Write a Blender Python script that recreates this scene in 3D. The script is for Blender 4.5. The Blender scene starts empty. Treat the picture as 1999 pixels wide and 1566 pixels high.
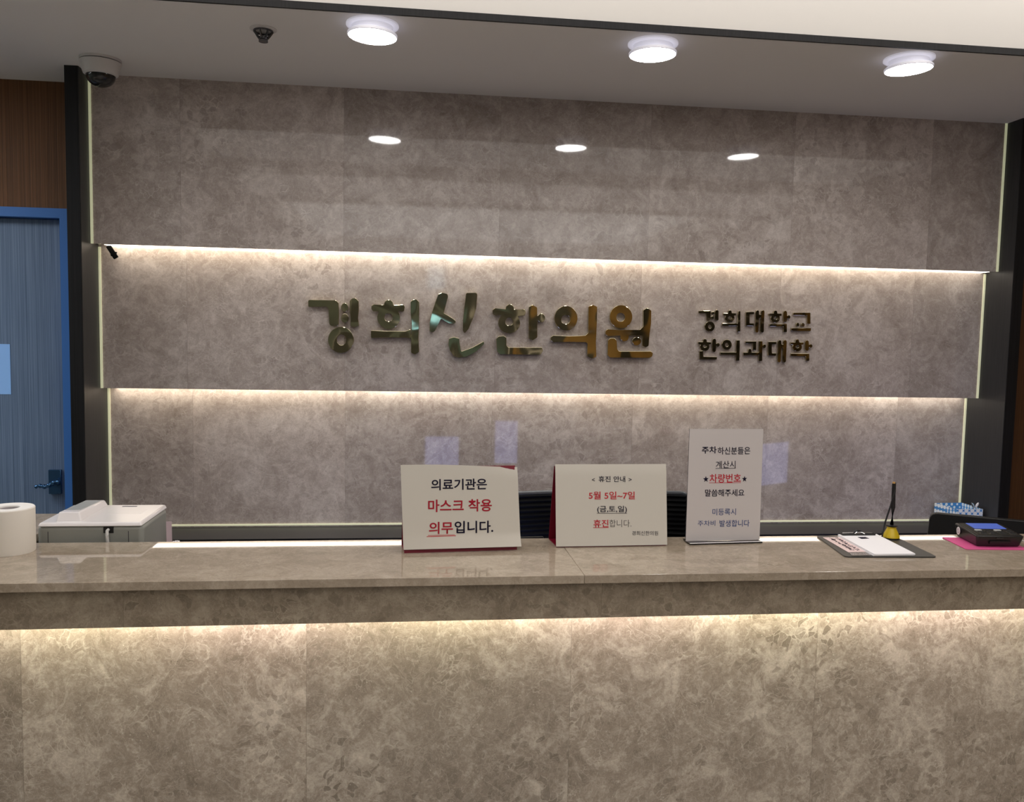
import bpy, bmesh, math, random
import numpy as np
from mathutils import Vector, Matrix
random.seed(7)
SC = bpy.context.scene
COL = SC.collection

# ------------------------------------------------------------------ camera
W, H, F = 1999, 1566, 1667.65
CAM = Vector((0.0, -3.0, 1.6))
YAW, PITCH, ROLL = -0.12226, -0.0771034, 0.0199704
_f = Vector((-math.sin(YAW) * math.cos(PITCH), math.cos(YAW) * math.cos(PITCH), math.sin(PITCH)))
_r0 = Vector((math.cos(YAW), math.sin(YAW), 0)); _u0 = _r0.cross(_f)
_r = math.cos(ROLL) * _r0 + math.sin(ROLL) * _u0
_u = -math.sin(ROLL) * _r0 + math.cos(ROLL) * _u0
cam = bpy.data.objects.new('camera', bpy.data.cameras.new('camera'))
COL.objects.link(cam)
cam.matrix_world = Matrix(((_r.x, _u.x, -_f.x, CAM.x), (_r.y, _u.y, -_f.y, CAM.y), (_r.z, _u.z, -_f.z, CAM.z), (0, 0, 0, 1)))
cam.data.sensor_width = 36; cam.data.sensor_fit = 'HORIZONTAL'
cam.data.lens = 36 * F / W
cam.data.clip_start = 0.02; cam.data.clip_end = 60
SC.camera = cam

# ------------------------------------------------------------------ world, exposure
world = bpy.data.worlds.new('world'); SC.world = world; world.use_nodes = True
world.node_tree.nodes['Background'].inputs[0].default_value = (0.5, 0.5, 0.55, 1)
world.node_tree.nodes['Background'].inputs[1].default_value = 0.05
SC.view_settings.view_transform = 'Standard'; SC.view_settings.look = 'None'
SC.view_settings.exposure = 0.0; SC.view_settings.gamma = 1.0
SC.view_settings.use_curve_mapping = False
SC.cycles.use_denoising = True
SC.cycles.max_bounces = 6; SC.cycles.diffuse_bounces = 4; SC.cycles.glossy_bounces = 4; SC.cycles.transmission_bounces = 4
SC.cycles.sample_clamp_indirect = 4.0
# strengths of the lamps, the last for the one added by the door
TRAY_L, LED_WALL, LED_CTR, DOWN_L, FILL_L = 1.85, 7.0, 15.0, 45.0, 24.0

# ------------------------------------------------------------------ measured room
ZC = 2.4196; Z1 = 1.8735; Z2 = 1.3909; Z3 = 0.8987
D2 = 0.0682; D3 = 0.1356; XL = -1.0419; XR = 2.2005
ZT = 1.1105; YF = -1.3085; YB = -0.9864; YSOF = -0.6942
LEDGE = 0.889

def ray(px, py):
    return (_f + _r * ((px - W / 2) / F) - _u * ((py - H / 2) / F))
def at(px, py, ax, val):
    d = ray(px, py); i = 'xyz'.index(ax)
    return CAM + d * ((val - CAM[i]) / d[i])
def atp(px, py, p0, n):
    d = ray(px, py)
    return CAM + d * ((p0 - CAM).dot(n) / d.dot(n))

# ------------------------------------------------------------------ materials
def mat(name, col, rough=0.5, metal=0.0, spec=0.5, emit=None, estr=0.0, coat=0.0, trans=0.0, ior=1.5, alpha=1.0):
    m = bpy.data.materials.new(name); m.use_nodes = True
    b = m.node_tree.nodes['Principled BSDF']
    b.inputs['Base Color'].default_value = (*col, 1)
    b.inputs['Roughness'].default_value = rough; b.inputs['Metallic'].default_value = metal
    b.inputs['Specular IOR Level'].default_value = spec; b.inputs['IOR'].default_value = ior
    b.inputs['Coat Weight'].default_value = coat; b.inputs['Transmission Weight'].default_value = trans
    b.inputs['Alpha'].default_value = alpha
    if emit:
        b.inputs['Emission Color'].default_value = (*emit, 1); b.inputs['Emission Strength'].default_value = estr
    return m
def nt(m):
    return m.node_tree.nodes, m.node_tree.links, m.node_tree.nodes['Principled BSDF']
def mth(N, L, op, a, b=None, c=None):
    n = N.new('ShaderNodeMath'); n.operation = op
    for i, v in enumerate((a, b, c)):
        if v is None: continue
        if isinstance(v, (int, float)): n.inputs[i].default_value = v
        else: L.new(v, n.inputs[i])
    return n.outputs[0]
def ramp(N, L, fac, stops):
    n = N.new('ShaderNodeValToRGB'); L.new(fac, n.inputs[0])
    e = n.color_ramp.elements
    while len(e) < len(stops): e.new(0.5)
    for k, (p, c) in enumerate(stops):
        e[k].position = p; e[k].color = (*c, 1) if len(c) == 3 else c
    return n.outputs[0]
def mix(N, L, fac, a, b, typ='MIX'):
    n = N.new('ShaderNodeMix'); n.data_type = 'RGBA'; n.blend_type = typ
    for s, v in ((n.inputs[0], fac), (n.inputs[6], a), (n.inputs[7], b)):
        if isinstance(v, (int, float)): s.default_value = v
        elif isinstance(v, tuple): s.default_value = (*v, 1)
        else: L.new(v, s)
    return n.outputs[2]
def noise(N, L, vec, scale, detail=4, rough=0.55, dist=0.0, out=0):
    n = N.new('ShaderNodeTexNoise'); n.inputs['Scale'].default_value = scale
    n.inputs['Detail'].default_value = detail; n.inputs['Roughness'].default_value = rough
    n.inputs['Distortion'].default_value = dist
    if vec is not None: L.new(vec, n.inputs['Vector'])
    return n.outputs[out]
def voro(N, L, vec, scale, feat='DISTANCE_TO_EDGE', rnd=1.0, out='Distance'):
    n = N.new('ShaderNodeTexVoronoi'); n.feature = feat; n.inputs['Scale'].default_value = scale
    n.inputs['Randomness'].default_value = rnd
    if vec is not None: L.new(vec, n.inputs['Vector'])
    return n.outputs[out]
def bump(N, L, b, height, strength, dist=0.002):
    n = N.new('ShaderNodeBump'); n.inputs['Strength'].default_value = strength; n.inputs['Distance'].default_value = dist
    L.new(height, n.inputs['Height']); L.new(n.outputs[0], b.inputs['Normal'])

def marble(name, dark, mid, lite, tile, off, rough=0.05, seed=0.0, clast=0.55, joint=0.0009, curl_=0.28, csc=58, mids=13):
    """polished breccia marble cut in tiles along x"""
    m = mat(name, mid, rough); N, L, b = nt(m)
    tc = N.new('ShaderNodeTexCoord'); sep = N.new('ShaderNodeSeparateXYZ'); L.new(tc.outputs['Object'], sep.inputs[0])
    t = mth(N, L, 'DIVIDE', mth(N, L, 'SUBTRACT', sep.outputs[0], off), tile)
    idx = mth(N, L, 'FLOOR', t); fr = mth(N, L, 'FRACT', t)
    cmb = N.new('ShaderNodeCombineXYZ')
    L.new(mth(N, L, 'MULTIPLY', idx, 3.17), cmb.inputs[0]); L.new(mth(N, L, 'MULTIPLY_ADD', idx, 1.73, seed), cmb.inputs[1])
    L.new(mth(N, L, 'MULTIPLY', idx, 2.31), cmb.inputs[2])
    add = N.new('ShaderNodeVectorMath'); L.new(tc.outputs['Object'], add.inputs[0]); L.new(cmb.outputs[0], add.inputs[1])
    P = add.outputs[0]
    # warp
    wn = noise(N, L, P, 9, 3, 0.6, 0, 1)
    sub = N.new('ShaderNodeVectorMath'); sub.operation = 'SUBTRACT'; L.new(wn, sub.inputs[0]); sub.inputs[1].default_value = (0.5, 0.5, 0.5)
    scl = N.new('ShaderNodeVectorMath'); scl.operation = 'SCALE'; L.new(sub.outputs[0], scl.inputs[0]); scl.inputs['Scale'].default_value = 0.10
    wp = N.new('ShaderNodeVectorMath'); L.new(P, wp.inputs[0]); L.new(scl.outputs[0], wp.inputs[1]); Q = wp.outputs[0]
    cloud = noise(N, L, P, 2.6, 5, 0.6, 0.4)
    midn = noise(N, L, P, mids, 7, 0.70, 0.9)
    fine = noise(N, L, P, 75, 6, 0.72, 0.6)
    grain = noise(N, L, P, 210, 4, 0.75, 0.2)
    v = mth(N, L, 'ADD', mth(N, L, 'MULTIPLY', cloud, 0.34), mth(N, L, 'MULTIPLY', midn, 0.52))
    v = mth(N, L, 'ADD', v, mth(N, L, 'MULTIPLY', fine, 0.24))
    v = mth(N, L, 'ADD', v, mth(N, L, 'MULTIPLY', grain, 0.16))
    base = ramp(N, L, v, [(0.49, dark), (0.63, mid), (0.82, lite)])
    # clasts: random cells, darker or lighter
    region = ramp(N, L, noise(N, L, P, 2.1, 3, 0.5, 0.5), [(0.45, (0, 0, 0)), (0.62, (1, 1, 1))])
    cell = voro(N, L, Q, csc, 'F1', 1.0, 'Color')
    cs = N.new('ShaderNodeSeparateColor'); L.new(cell, cs.inputs[0])
    dk = ramp(N, L, cs.outputs[0], [(0.62, (0, 0, 0)), (0.9, (1, 1, 1))])
    edge = voro(N, L, Q, csc)
    inside = ramp(N, L, edge, [(0.03, (0, 0, 0)), (0.09, (1, 1, 1))])
    k = mth(N, L, 'MULTIPLY', mth(N, L, 'MULTIPLY', dk, inside), mth(N, L, 'MULTIPLY_ADD', region, 0.7 * clast, 0.3 * clast))
    base = mix(N, L, k, base, tuple(x * 0.86 for x in dark))
    pc = ramp(N, L, cs.outputs[1], [(0.80, (0, 0, 0)), (0.86, (1, 1, 1))])
    base = mix(N, L, mth(N, L, 'MULTIPLY', mth(N, L, 'MULTIPLY', pc, inside), mth(N, L, 'MULTIPLY_ADD', region, 0.10, 0.12)), base, lite)
    spk = voro(N, L, P, 95, 'F1', 1.0)
    spm = ramp(N, L, spk, [(0.10, (1, 1, 1)), (0.20, (0, 0, 0))])
    spn = ramp(N, L, noise(N, L, P, 37, 2, 0.5), [(0.55, (0, 0, 0)), (0.62, (1, 1, 1))])
    base = mix(N, L, mth(N, L, 'MULTIPLY', mth(N, L, 'MULTIPLY', spm, spn), 0.5), base, lite)
    base = mix(N, L, mth(N, L, 'MULTIPLY', spm, mth(N, L, 'MULTIPLY', ramp(N, L, noise(N, L, P, 11, 2, 0.5), [(0.60, (0, 0, 0)), (0.66, (1, 1, 1))]), 0.5)), base, tuple(x * 0.5 for x in dark))
    # pale curly veinlets
    e1 = ramp(N, L, edge, [(0.0, (1, 1, 1)), (0.07, (0, 0, 0))])
    msk = ramp(N, L, noise(N, L, P, 14, 4, 0.7, 0.8), [(0.50, (0, 0, 0)), (0.66, (1, 1, 1))])
    base = mix(N, L, mth(N, L, 'MULTIPLY', mth(N, L, 'MULTIPLY', e1, msk), 0.55), base, lite)
    curl = noise(N, L, Q, 30, 6, 0.62, 2.6)
    rid = ramp(N, L, mth(N, L, 'ABSOLUTE', mth(N, L, 'SUBTRACT', curl, 0.5)), [(0.0, (1, 1, 1)), (0.022, (0, 0, 0))])
    base = mix(N, L, mth(N, L, 'MULTIPLY', rid, curl_), base, lite)
    rdk = ramp(N, L, mth(N, L, 'ABSOLUTE', mth(N, L, 'SUBTRACT', curl, 0.455)), [(0.0, (1, 1, 1)), (0.012, (0, 0, 0))])
    base = mix(N, L, mth(N, L, 'MULTIPLY', rdk, curl_), base, tuple(x * 0.7 for x in dark))
    big = noise(N, L, P, 5.5, 5, 0.55, 1.6)
    rid2 = ramp(N, L, mth(N, L, 'ABSOLUTE', mth(N, L, 'SUBTRACT', big, 0.47)), [(0.0, (1, 1, 1)), (0.009, (0, 0, 0))])
    base = mix(N, L, mth(N, L, 'MULTIPLY', rid2, 0.3), base, lite)
    # per tile tone and joints
    tn = N.new('ShaderNodeTexWhiteNoise'); tn.noise_dimensions = '1D'; L.new(mth(N, L, 'ADD', idx, seed + 11.3), tn.inputs['W'])
    base = mix(N, L, mth(N, L, 'MULTIPLY', tn.outputs[0], 0.16), base, (0.02, 0.018, 0.015))
    d = mth(N, L, 'MULTIPLY', mth(N, L, 'MINIMUM', fr, mth(N, L, 'SUBTRACT', 1.0, fr)), tile)
    jm = mth(N, L, 'LESS_THAN', d, joint)
    base = mix(N, L, mth(N, L, 'MULTIPLY', jm, 0.32), base, tuple(x * 0.6 for x in dark))
    L.new(base, b.inputs['Base Color'])
    rr = mth(N, L, 'MULTIPLY_ADD', fine, 0.03, rough - 0.015); L.new(rr, b.inputs['Roughness'])
    return m

def grainy(name, a, b_, sx, sz, rough=0.5, bs=0.3, dist=0.001, spec=0.3):
    """vertical wood grain or ribbed paper"""
    m = mat(name, a, rough, spec=spec); N, L, b = nt(m)
    tc = N.new('ShaderNodeTexCoord'); mp = N.new('ShaderNodeMapping'); L.new(tc.outputs['Object'], mp.inputs[0])
    mp.inputs['Scale'].default_value = (sx, sx, sz)
    n = noise(N, L, mp.outputs[0], 1.0, 4, 0.65, 0.3)
    n2 = noise(N, L, tc.outputs['Object'], 2.0, 3, 0.5)
    f = mth(N, L, 'ADD', mth(N, L, 'MULTIPLY', n, 0.8), mth(N, L, 'MULTIPLY', n2, 0.2))
    L.new(ramp(N, L, f, [(0.36, a), (0.64, b_)]), b.inputs['Base Color'])
    bump(N, L, b, n, bs, dist)
    return m

M = {}
M['marble_wall'] = marble('marble_wall', (0.32, 0.265, 0.235), (0.455, 0.39, 0.355), (0.74, 0.67, 0.63), 0.5335, -0.7557, 0.045, 2.0, 0.45, 0.0008, 0.26, 44, 12)
M['marble_front'] = marble('marble_front', (0.212, 0.174, 0.136), (0.325, 0.272, 0.22), (0.68, 0.61, 0.52), 0.568, -0.2056, 0.06, 9.0, 0.8)
M['marble_apron'] = marble('marble_apron', (0.19, 0.15, 0.105), (0.28, 0.225, 0.165), (0.48, 0.41, 0.31), 0.96, -0.55, 0.06, 15.0, 0.6, 0.0006)
M['marble_top'] = marble('marble_top', (0.28, 0.225, 0.165), (0.36, 0.295, 0.225), (0.52, 0.44, 0.35), 1.9, 0.3654, 0.03, 21.0, 0.3, -1.0)
M['paint'] = mat('ceiling_paint', (0.84, 0.82, 0.81), 0.8, spec=0.2)
M['fascia'] = mat('tray_paint', (0.68, 0.655, 0.62), 0.75, spec=0.2)
M['luminous'] = mat('luminous_ceiling', (0.8, 0.78, 0.72), 0.8, emit=(1.0, 0.955, 0.915), estr=TRAY_L)
M['darkwood'] = grainy('dark_wood', (0.003, 0.003, 0.0035), (0.010, 0.0095, 0.011), 260, 3, 0.5, 0.25)
M['sidepanel'] = grainy('grey_panel', (0.026, 0.026, 0.027), (0.040, 0.039, 0.040), 320, 6, 0.42, 0.1)
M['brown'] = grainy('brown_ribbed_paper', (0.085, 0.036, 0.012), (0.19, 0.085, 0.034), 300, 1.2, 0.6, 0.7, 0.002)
M['brown_dim'] = grainy('brown_ribbed_paper_dim', (0.060, 0.024, 0.007), (0.13, 0.055, 0.018), 300, 1.2, 0.6, 0.7, 0.002)  # darker copy of the brown paper, weaker light put into its colour
M['blue'] = mat('blue_paint', (0.045, 0.17, 0.50), 0.45)
M['leaf'] = grainy('blue_tinted_wood', (0.085, 0.13, 0.21), (0.18, 0.25, 0.37), 330, 2.0, 0.5, 0.3)  # bluish light on the door put into the leaf's colour
M['edge'] = mat('pale_edge_glow', (0.86, 0.85, 0.62), 0.3, emit=(0.95, 1.0, 0.62), estr=0.22)  # slight glow put in for the LED light the edging catches
M['ledge'] = mat('dark_grey_laminate', (0.030, 0.029, 0.030), 0.4)
M['black'] = mat('black_plastic', (0.006, 0.006, 0.007), 0.4)
M['blackmesh'] = mat('black_mesh', (0.004, 0.0043, 0.005), 0.6, spec=0.1)
M['chairframe'] = mat('chair_frame', (0.03, 0.034, 0.042), 0.35)
M['gapblack'] = mat('matt_black', (0.003, 0.003, 0.003), 0.9, spec=0.05)
M['white'] = mat('white_plastic', (0.8, 0.79, 0.8), 0.35)
M['housing'] = mat('lamp_housing_glow', (0.85, 0.85, 0.88), 0.35, emit=(0.86, 0.84, 1.0), estr=0.28)  # faint glow stands in for lens glare on the rim
M['lens'] = mat('lamp_lens', (0.9, 0.9, 0.9), 0.4, emit=(1.0, 0.98, 0.95), estr=DOWN_L)
M['fill_lens'] = mat('fill_lamp_lens', (0.9, 0.9, 0.9), 0.4, emit=(0.93, 0.97, 1.0), estr=FILL_L)
M['chrome'] = mat('chrome', (0.75, 0.75, 0.76), 0.12, 1.0)
M['steel_dark'] = mat('dark_steel', (0.12, 0.12, 0.13), 0.25, 0.9)
M['blue_tinted_metal'] = mat('steel_blue_tint', (0.05, 0.13, 0.26), 0.22, 0.75)  # blue reflection on the handle put into the metal colour
M['paper'] = mat('white_paper', (0.62, 0.585, 0.525), 0.7, spec=0.2)
M['paper2'] = mat('notice_paper', (0.62, 0.585, 0.525), 0.6, spec=0.3)
M['paper3'] = mat('cool_paper', (0.62, 0.575, 0.57), 0.5, spec=0.4)
M['board'] = mat('dark_grey_board', (0.042, 0.040, 0.038), 0.35)
M['bond'] = mat('bond_paper', (0.86, 0.84, 0.86), 0.7, spec=0.2)
M['blue_tinted_paper'] = mat('paper_blue_tint', (0.30, 0.55, 1.0), 0.6, spec=0.2)  # white sheet, the blue light on it put into its colour
M['pinkpaper'] = mat('pink_paper', (0.78, 0.60, 0.58), 0.4)
M['lilac'] = mat('lilac_paper', (0.72, 0.56, 0.60), 0.6)
M['red_acrylic'] = mat('dark_red_card', (0.19, 0.006, 0.022), 0.3)
M['ink'] = mat('ink_black', (0.012, 0.009, 0.025), 0.6, spec=0.1)
M['inkgrey'] = mat('ink_grey', (0.10, 0.085, 0.085), 0.6, spec=0.1)
M['inkred'] = mat('ink_red', (0.36, 0.018, 0.035), 0.6, spec=0.1)
M['inkred2'] = mat('ink_bright_red', (0.50, 0.03, 0.045), 0.6, spec=0.1)
M['inkblue'] = mat('ink_blue', (0.055, 0.085, 0.22), 0.6, spec=0.1)
M['smoke'] = mat('smoky_acrylic', (0.015, 0.015, 0.017), 0.1)
M['clear'] = mat('clear_plastic', (0.92, 0.93, 0.95), 0.05, trans=0.95, ior=1.45)
M['cork'] = mat('yellow_cone', (0.62, 0.44, 0.015), 0.35)
M['tan'] = mat('tan_tip', (0.45, 0.25, 0.07), 0.4)
M['pinkmat'] = mat('magenta_mat', (0.62, 0.085, 0.25), 0.5)
M['pr_body'] = mat('grey_plastic', (0.27, 0.275, 0.25), 0.4)
M['pr_lid'] = mat('glossy_light_plastic', (0.80, 0.76, 0.76), 0.16)
M['pr_panel'] = mat('grey_panel_plastic', (0.40, 0.41, 0.41), 0.3)
M['cable'] = mat('cable_grey', (0.55, 0.54, 0.52), 0.5)
M['tissue'] = mat('tissue_paper', (0.86, 0.81, 0.74), 0.9, spec=0.1)
M['tissuetop'] = mat('tissue_edge', (0.88, 0.85, 0.82), 0.9, spec=0.1)
M['core'] = mat('cardboard_core', (0.42, 0.38, 0.38), 0.9)
M['card_black'] = mat('terminal_black', (0.012, 0.011, 0.011), 0.28)
M['card_top'] = mat('terminal_face', (0.016, 0.014, 0.010), 0.35)
M['screen'] = mat('lit_screen', (0.05, 0.08, 0.25), 0.2, emit=(0.055, 0.09, 0.33), estr=0.9)
M['desk_screen'] = mat('desk_screen', (0.02, 0.02, 0.03), 0.3, emit=(0.42, 0.48, 1.0), estr=3.2)
M['sticker'] = mat('white_sticker', (0.80, 0.76, 0.78), 0.5)
M['stickergrey'] = mat('sticker_ring', (0.35, 0.33, 0.38), 0.5)
M['dome'] = mat('smoked_dome', (0.022, 0.022, 0.022), 0.08)
M['camwhite'] = mat('camera_housing', (0.66, 0.64, 0.63), 0.4)
M['camline'] = mat('shadow_gap', (0.03, 0.02, 0.035), 0.6)
M['floor'] = mat('floor_stone', (0.40, 0.37, 0.34), 0.3)
M['sage'] = mat('sage_wall', (0.20, 0.235, 0.20), 0.7)
M['warmwood'] = grainy('warm_wood', (0.32, 0.18, 0.05), (0.48, 0.30, 0.10), 60, 1.2, 0.5, 0.2)
M['shade'] = mat('dark_olive_wall', (0.06, 0.06, 0.045), 0.6)
M['teal'] = mat('teal_board', (0.12, 0.19, 0.18), 0.6)
M['cyan_glow'] = mat('cyan_panel_glow', (0.5, 0.55, 0.8), 0.5, emit=(0.30, 0.70, 0.95), estr=2.0)  # glow of the added cyan panel
M['desk'] = mat('desk_laminate', (0.10, 0.09, 0.08), 0.4)
# gold lettering: polished, with the slow waviness of hand-finished metal
g = mat('polished_gold', (0.64, 0.57, 0.38), 0.07, 1.0); N, L, b = nt(g)
tc = N.new('ShaderNodeTexCoord')
bump(N, L, b, noise(N, L, tc.outputs['Object'], 7.0, 1, 0.4, 0.3), 0.8, 0.010)
M['gold'] = g
g2 = mat('polished_gold_small', (0.48, 0.42, 0.29), 0.10, 1.0); N, L, b = nt(g2)
tc = N.new('ShaderNodeTexCoord')
bump(N, L, b, noise(N, L, tc.outputs['Object'], 16.0, 1, 0.4, 0.3), 0.6, 0.006)
M['gold2'] = g2
# LED strips whose segments differ a little in whiteness
def led_mat(name, strength, scale, a, c, far=1.0):
    m = mat(name, (0.8, 0.8, 0.8), 0.5); N, L, b = nt(m)
    tc = N.new('ShaderNodeTexCoord'); sep = N.new('ShaderNodeSeparateXYZ'); L.new(tc.outputs['Object'], sep.inputs[0])
    s = mth(N, L, 'SINE', mth(N, L, 'MULTIPLY_ADD', sep.outputs[0], scale, 0.9))
    L.new(mix(N, L, mth(N, L, 'MULTIPLY_ADD', s, 0.5, 0.5), a, c), b.inputs['Emission Color'])
    k_ = N.new('ShaderNodeMapRange'); L.new(sep.outputs[0], k_.inputs[0])      # the run dims slowly towards its far end
    for q_, v_ in zip((1, 2, 3, 4), (0.7, 2.2, strength, strength * far)): k_.inputs[q_].default_value = v_
    L.new(k_.outputs[0], b.inputs['Emission Strength'])
    return m
M['led_wall'] = led_mat('led_wall', LED_WALL, 3.0, (1.0, 0.88, 0.70), (1.0, 0.92, 0.78), 0.68)
M['led_ctr'] = led_mat('led_counter', LED_CTR, 8.2, (1.0, 0.87, 0.78), (1.0, 0.94, 0.72))
# tissue tray pattern
tp = mat('scale_pattern_paper', (0.1, 0.3, 0.6), 0.55); N, L, b = nt(tp)
tc = N.new('ShaderNodeTexCoord'); mp = N.new('ShaderNodeMapping'); L.new(tc.outputs['Object'], mp.inputs[0])
mp.inputs['Rotation'].default_value = (0, math.radians(45), 0); mp.inputs['Scale'].default_value = (60, 60, 60)
dv = voro(N, L, mp.outputs[0], 1.0, 'F1', 0.0)
L.new(ramp(N, L, dv, [(0.46, (0.86, 0.90, 0.93)), (0.52, (0.06, 0.26, 0.62))]), b.inputs['Base Color'])
M['scale'] = tp
M['scale_in'] = mat('pale_cyan_paper', (0.42, 0.66, 0.74), 0.6)

# ------------------------------------------------------------------ mesh helpers
class MB:
    def __init__(s): s.bm = bmesh.new()
    def _bev(s, t, bev, seg):
        s.flat = True
        if bev:
            t.normal_update(); ns = [f.normal.copy() for f in t.faces]
            bmesh.ops.bevel(t, geom=t.edges[:], offset=bev, segments=seg, affect='EDGES', profile=0.5)
            t.normal_update()
            for f in t.faces: f.smooth = not any(f.normal.dot(q) > 0.9995 for q in ns)
    def box(s, x0, x1, y0, y1, z0, z1, bev=0.0, seg=2, rot=None):
        t = bmesh.new(); bmesh.ops.create_cube(t, size=1)
        for v in t.verts:
            v.co = Vector(((x0 + x1) / 2 + v.co.x * (x1 - x0), (y0 + y1) / 2 + v.co.y * (y1 - y0), (z0 + z1) / 2 + v.co.z * (z1 - z0)))
        s._bev(t, bev, seg)
        if rot is not None: bmesh.ops.transform(t, matrix=rot, verts=t.verts[:])
        return s._merge(t)
    def hexa(s, bot, top, bev=0.0, seg=2):
        t = bmesh.new(); vb = [t.verts.new(p) for p in bot]; vt = [t.verts.new(p) for p in top]; n = len(bot)
        t.faces.new(vb[::-1]); t.faces.new(vt)
        for i in range(n): t.faces.new((vb[i], vb[(i + 1) % n], vt[(i + 1) % n], vt[i]))
        bmesh.ops.recalc_face_normals(t, faces=t.faces[:])
        s._bev(t, bev, seg)
        return s._merge(t)
    def lathe(s, prof, c=(0, 0, 0), seg=40, mtx=None):
        t = bmesh.new(); rings = []
        for r, z in prof:
            if r < 1e-6: rings.append([t.verts.new((0, 0, z))])
            else: rings.append([t.verts.new((r * math.cos(2 * math.pi * k / seg), r * math.sin(2 * math.pi * k / seg), z)) for k in range(seg)])
        for a, b2 in zip(rings, rings[1:]):
            for k in range(seg):
                k2 = (k + 1) % seg
                if len(a) == 1 and len(b2) == 1: continue
                if len(a) == 1: t.faces.new((a[0], b2[k], b2[k2]))
                elif len(b2) == 1: t.faces.new((a[k], b2[0], a[k2]))
                else: t.faces.new((a[k], b2[k], b2[k2], a[k2]))
        bmesh.ops.recalc_face_normals(t, faces=t.faces[:])
        if mtx is not None: bmesh.ops.transform(t, matrix=mtx, verts=t.verts[:])
        bmesh.ops.translate(t, vec=Vector(c), verts=t.verts[:])
        return s._merge(t)
    def tube(s, pts, rad, seg=12):
        t = bmesh.new(); pts = [Vector(p) for p in pts]; rings = []
        rads = rad if isinstance(rad, (list, tuple)) else [rad] * len(pts)
        ref = Vector((0, 0, 1))
        for i, p in enumerate(pts):
            d = (pts[min(i + 1, len(pts) - 1)] - pts[max(i - 1, 0)]).normalized()
            a = d.cross(ref)
            if a.length < 1e-3: a = d.cross(Vector((1, 0, 0)))
            a.normalize(); b2 = d.cross(a)
            rings.append([t.verts.new(p + (a * math.cos(2 * math.pi * k / seg) + b2 * math.sin(2 * math.pi * k / seg)) * rads[i]) for k in range(seg)])
        for a, b2 in zip(rings, rings[1:]):
            for k in range(seg): t.faces.new((a[k], a[(k + 1) % seg], b2[(k + 1) % seg], b2[k]))
        t.faces.new(rings[0][::-1]); t.faces.new(rings[-1])
        bmesh.ops.recalc_face_normals(t, faces=t.faces[:])
        return s._merge(t)
    def grid(s, nu, nv, fn, thick=0.0):
        t = bmesh.new(); vs = [[t.verts.new(fn(i / nu, j / nv)) for j in range(nv + 1)] for i in range(nu + 1)]
        for i in range(nu):
            for j in range(nv): t.faces.new((vs[i][j], vs[i + 1][j], vs[i + 1][j + 1], vs[i][j + 1]))
        bmesh.ops.recalc_face_normals(t, faces=t.faces[:])
        if thick: bmesh.ops.solidify(t, geom=t.faces[:], thickness=thick)
        return s._merge(t)
    def prism(s, poly, d, bev=0.0):
        """closed polygon of 3-D points pushed along vector d"""
        return s.hexa([Vector(p) for p in poly], [Vector(p) + Vector(d) for p in poly], bev)
    def sphere(s, c, r, sc=(1, 1, 1), rot=None):
        t = bmesh.new(); bmesh.ops.create_uvsphere(t, u_segments=24, v_segments=14, radius=r)
        bmesh.ops.scale(t, vec=Vector(sc), verts=t.verts[:])
        if rot is not None: bmesh.ops.transform(t, matrix=rot, verts=t.verts[:])
        bmesh.ops.translate(t, vec=Vector(c), verts=t.verts[:])
        return s._merge(t)
    def _merge(s, t):
        if not getattr(s, 'flat', False):
            for f in t.faces: f.smooth = True
        s.flat = False
        me = bpy.data.meshes.new('tmp'); t.to_mesh(me); t.free(); s.bm.from_mesh(me); bpy.data.meshes.remove(me); return s
    def build(s, name, material, parent=None, smooth=True):
        me = bpy.data.meshes.new(name); s.bm.to_mesh(me); s.bm.free()
        return link_mesh(name, me, material, parent, smooth)
def link_mesh(name, me, material, parent=None, smooth=True):
    me.materials.clear(); me.materials.append(material)
    if smooth:
        fl = [False] * len(me.polygons); me.polygons.foreach_get('use_smooth', fl)
        me.set_sharp_from_angle(angle=math.radians(32)); me.polygons.foreach_set('use_smooth', fl)
    o = bpy.data.objects.new(name, me); COL.objects.link(o)
    if parent is not None:
        o.parent = parent; o.matrix_parent_inverse = Matrix.Translation(-parent.location)
    return o
def thing(name, label, cat, loc, group=None):
    o = bpy.data.objects.new(name, None); o.empty_display_size = 0.05; COL.objects.link(o)
    o.location = loc; return tag(o, label, cat, group)
def tag(o, label, cat, group=None):
    o['label'] = label; o['category'] = cat
    if group: o['group'] = group
    return o
def struct(o, label=None):
    o['kind'] = 'structure'
    if label: o['label'] = label
    return o

# ------------------------------------------------------------------ the setting
def sbox(name, m, *b, bev=0.0):
    return struct(MB().box(*b, bev=bev).build(name, m, smooth=bev > 0))
RX0, RX1, RY0 = -3.2, 4.6, -7.0
sbox('floor', M['floor'], RX0 - .1, RX1 + .1, RY0 - .1, 0.5, -0.1, 0.0)
# stepped marble wall
MARB = M['marble_wall']
w = MB(); w.box(XL, XR, 0.0, 0.3, Z1 + 0.003, ZC); w.box(XL, XR, 0.0, 0.018, Z1, Z1 + 0.003); struct(w.build('wall_back', MARB, smooth=False))
w = MB(); w.box(XL, XR, D2, 0.3, Z2 + 0.003, Z1 + 0.003); w.box(XL, XR, D2, D2 + 0.018, Z2, Z2 + 0.003); struct(w.build('wall_back.001', MARB, smooth=False))
sbox('wall_back.002', MARB, XL, XR, D3, 0.3, 0.0, Z2 + 0.003)
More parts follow.
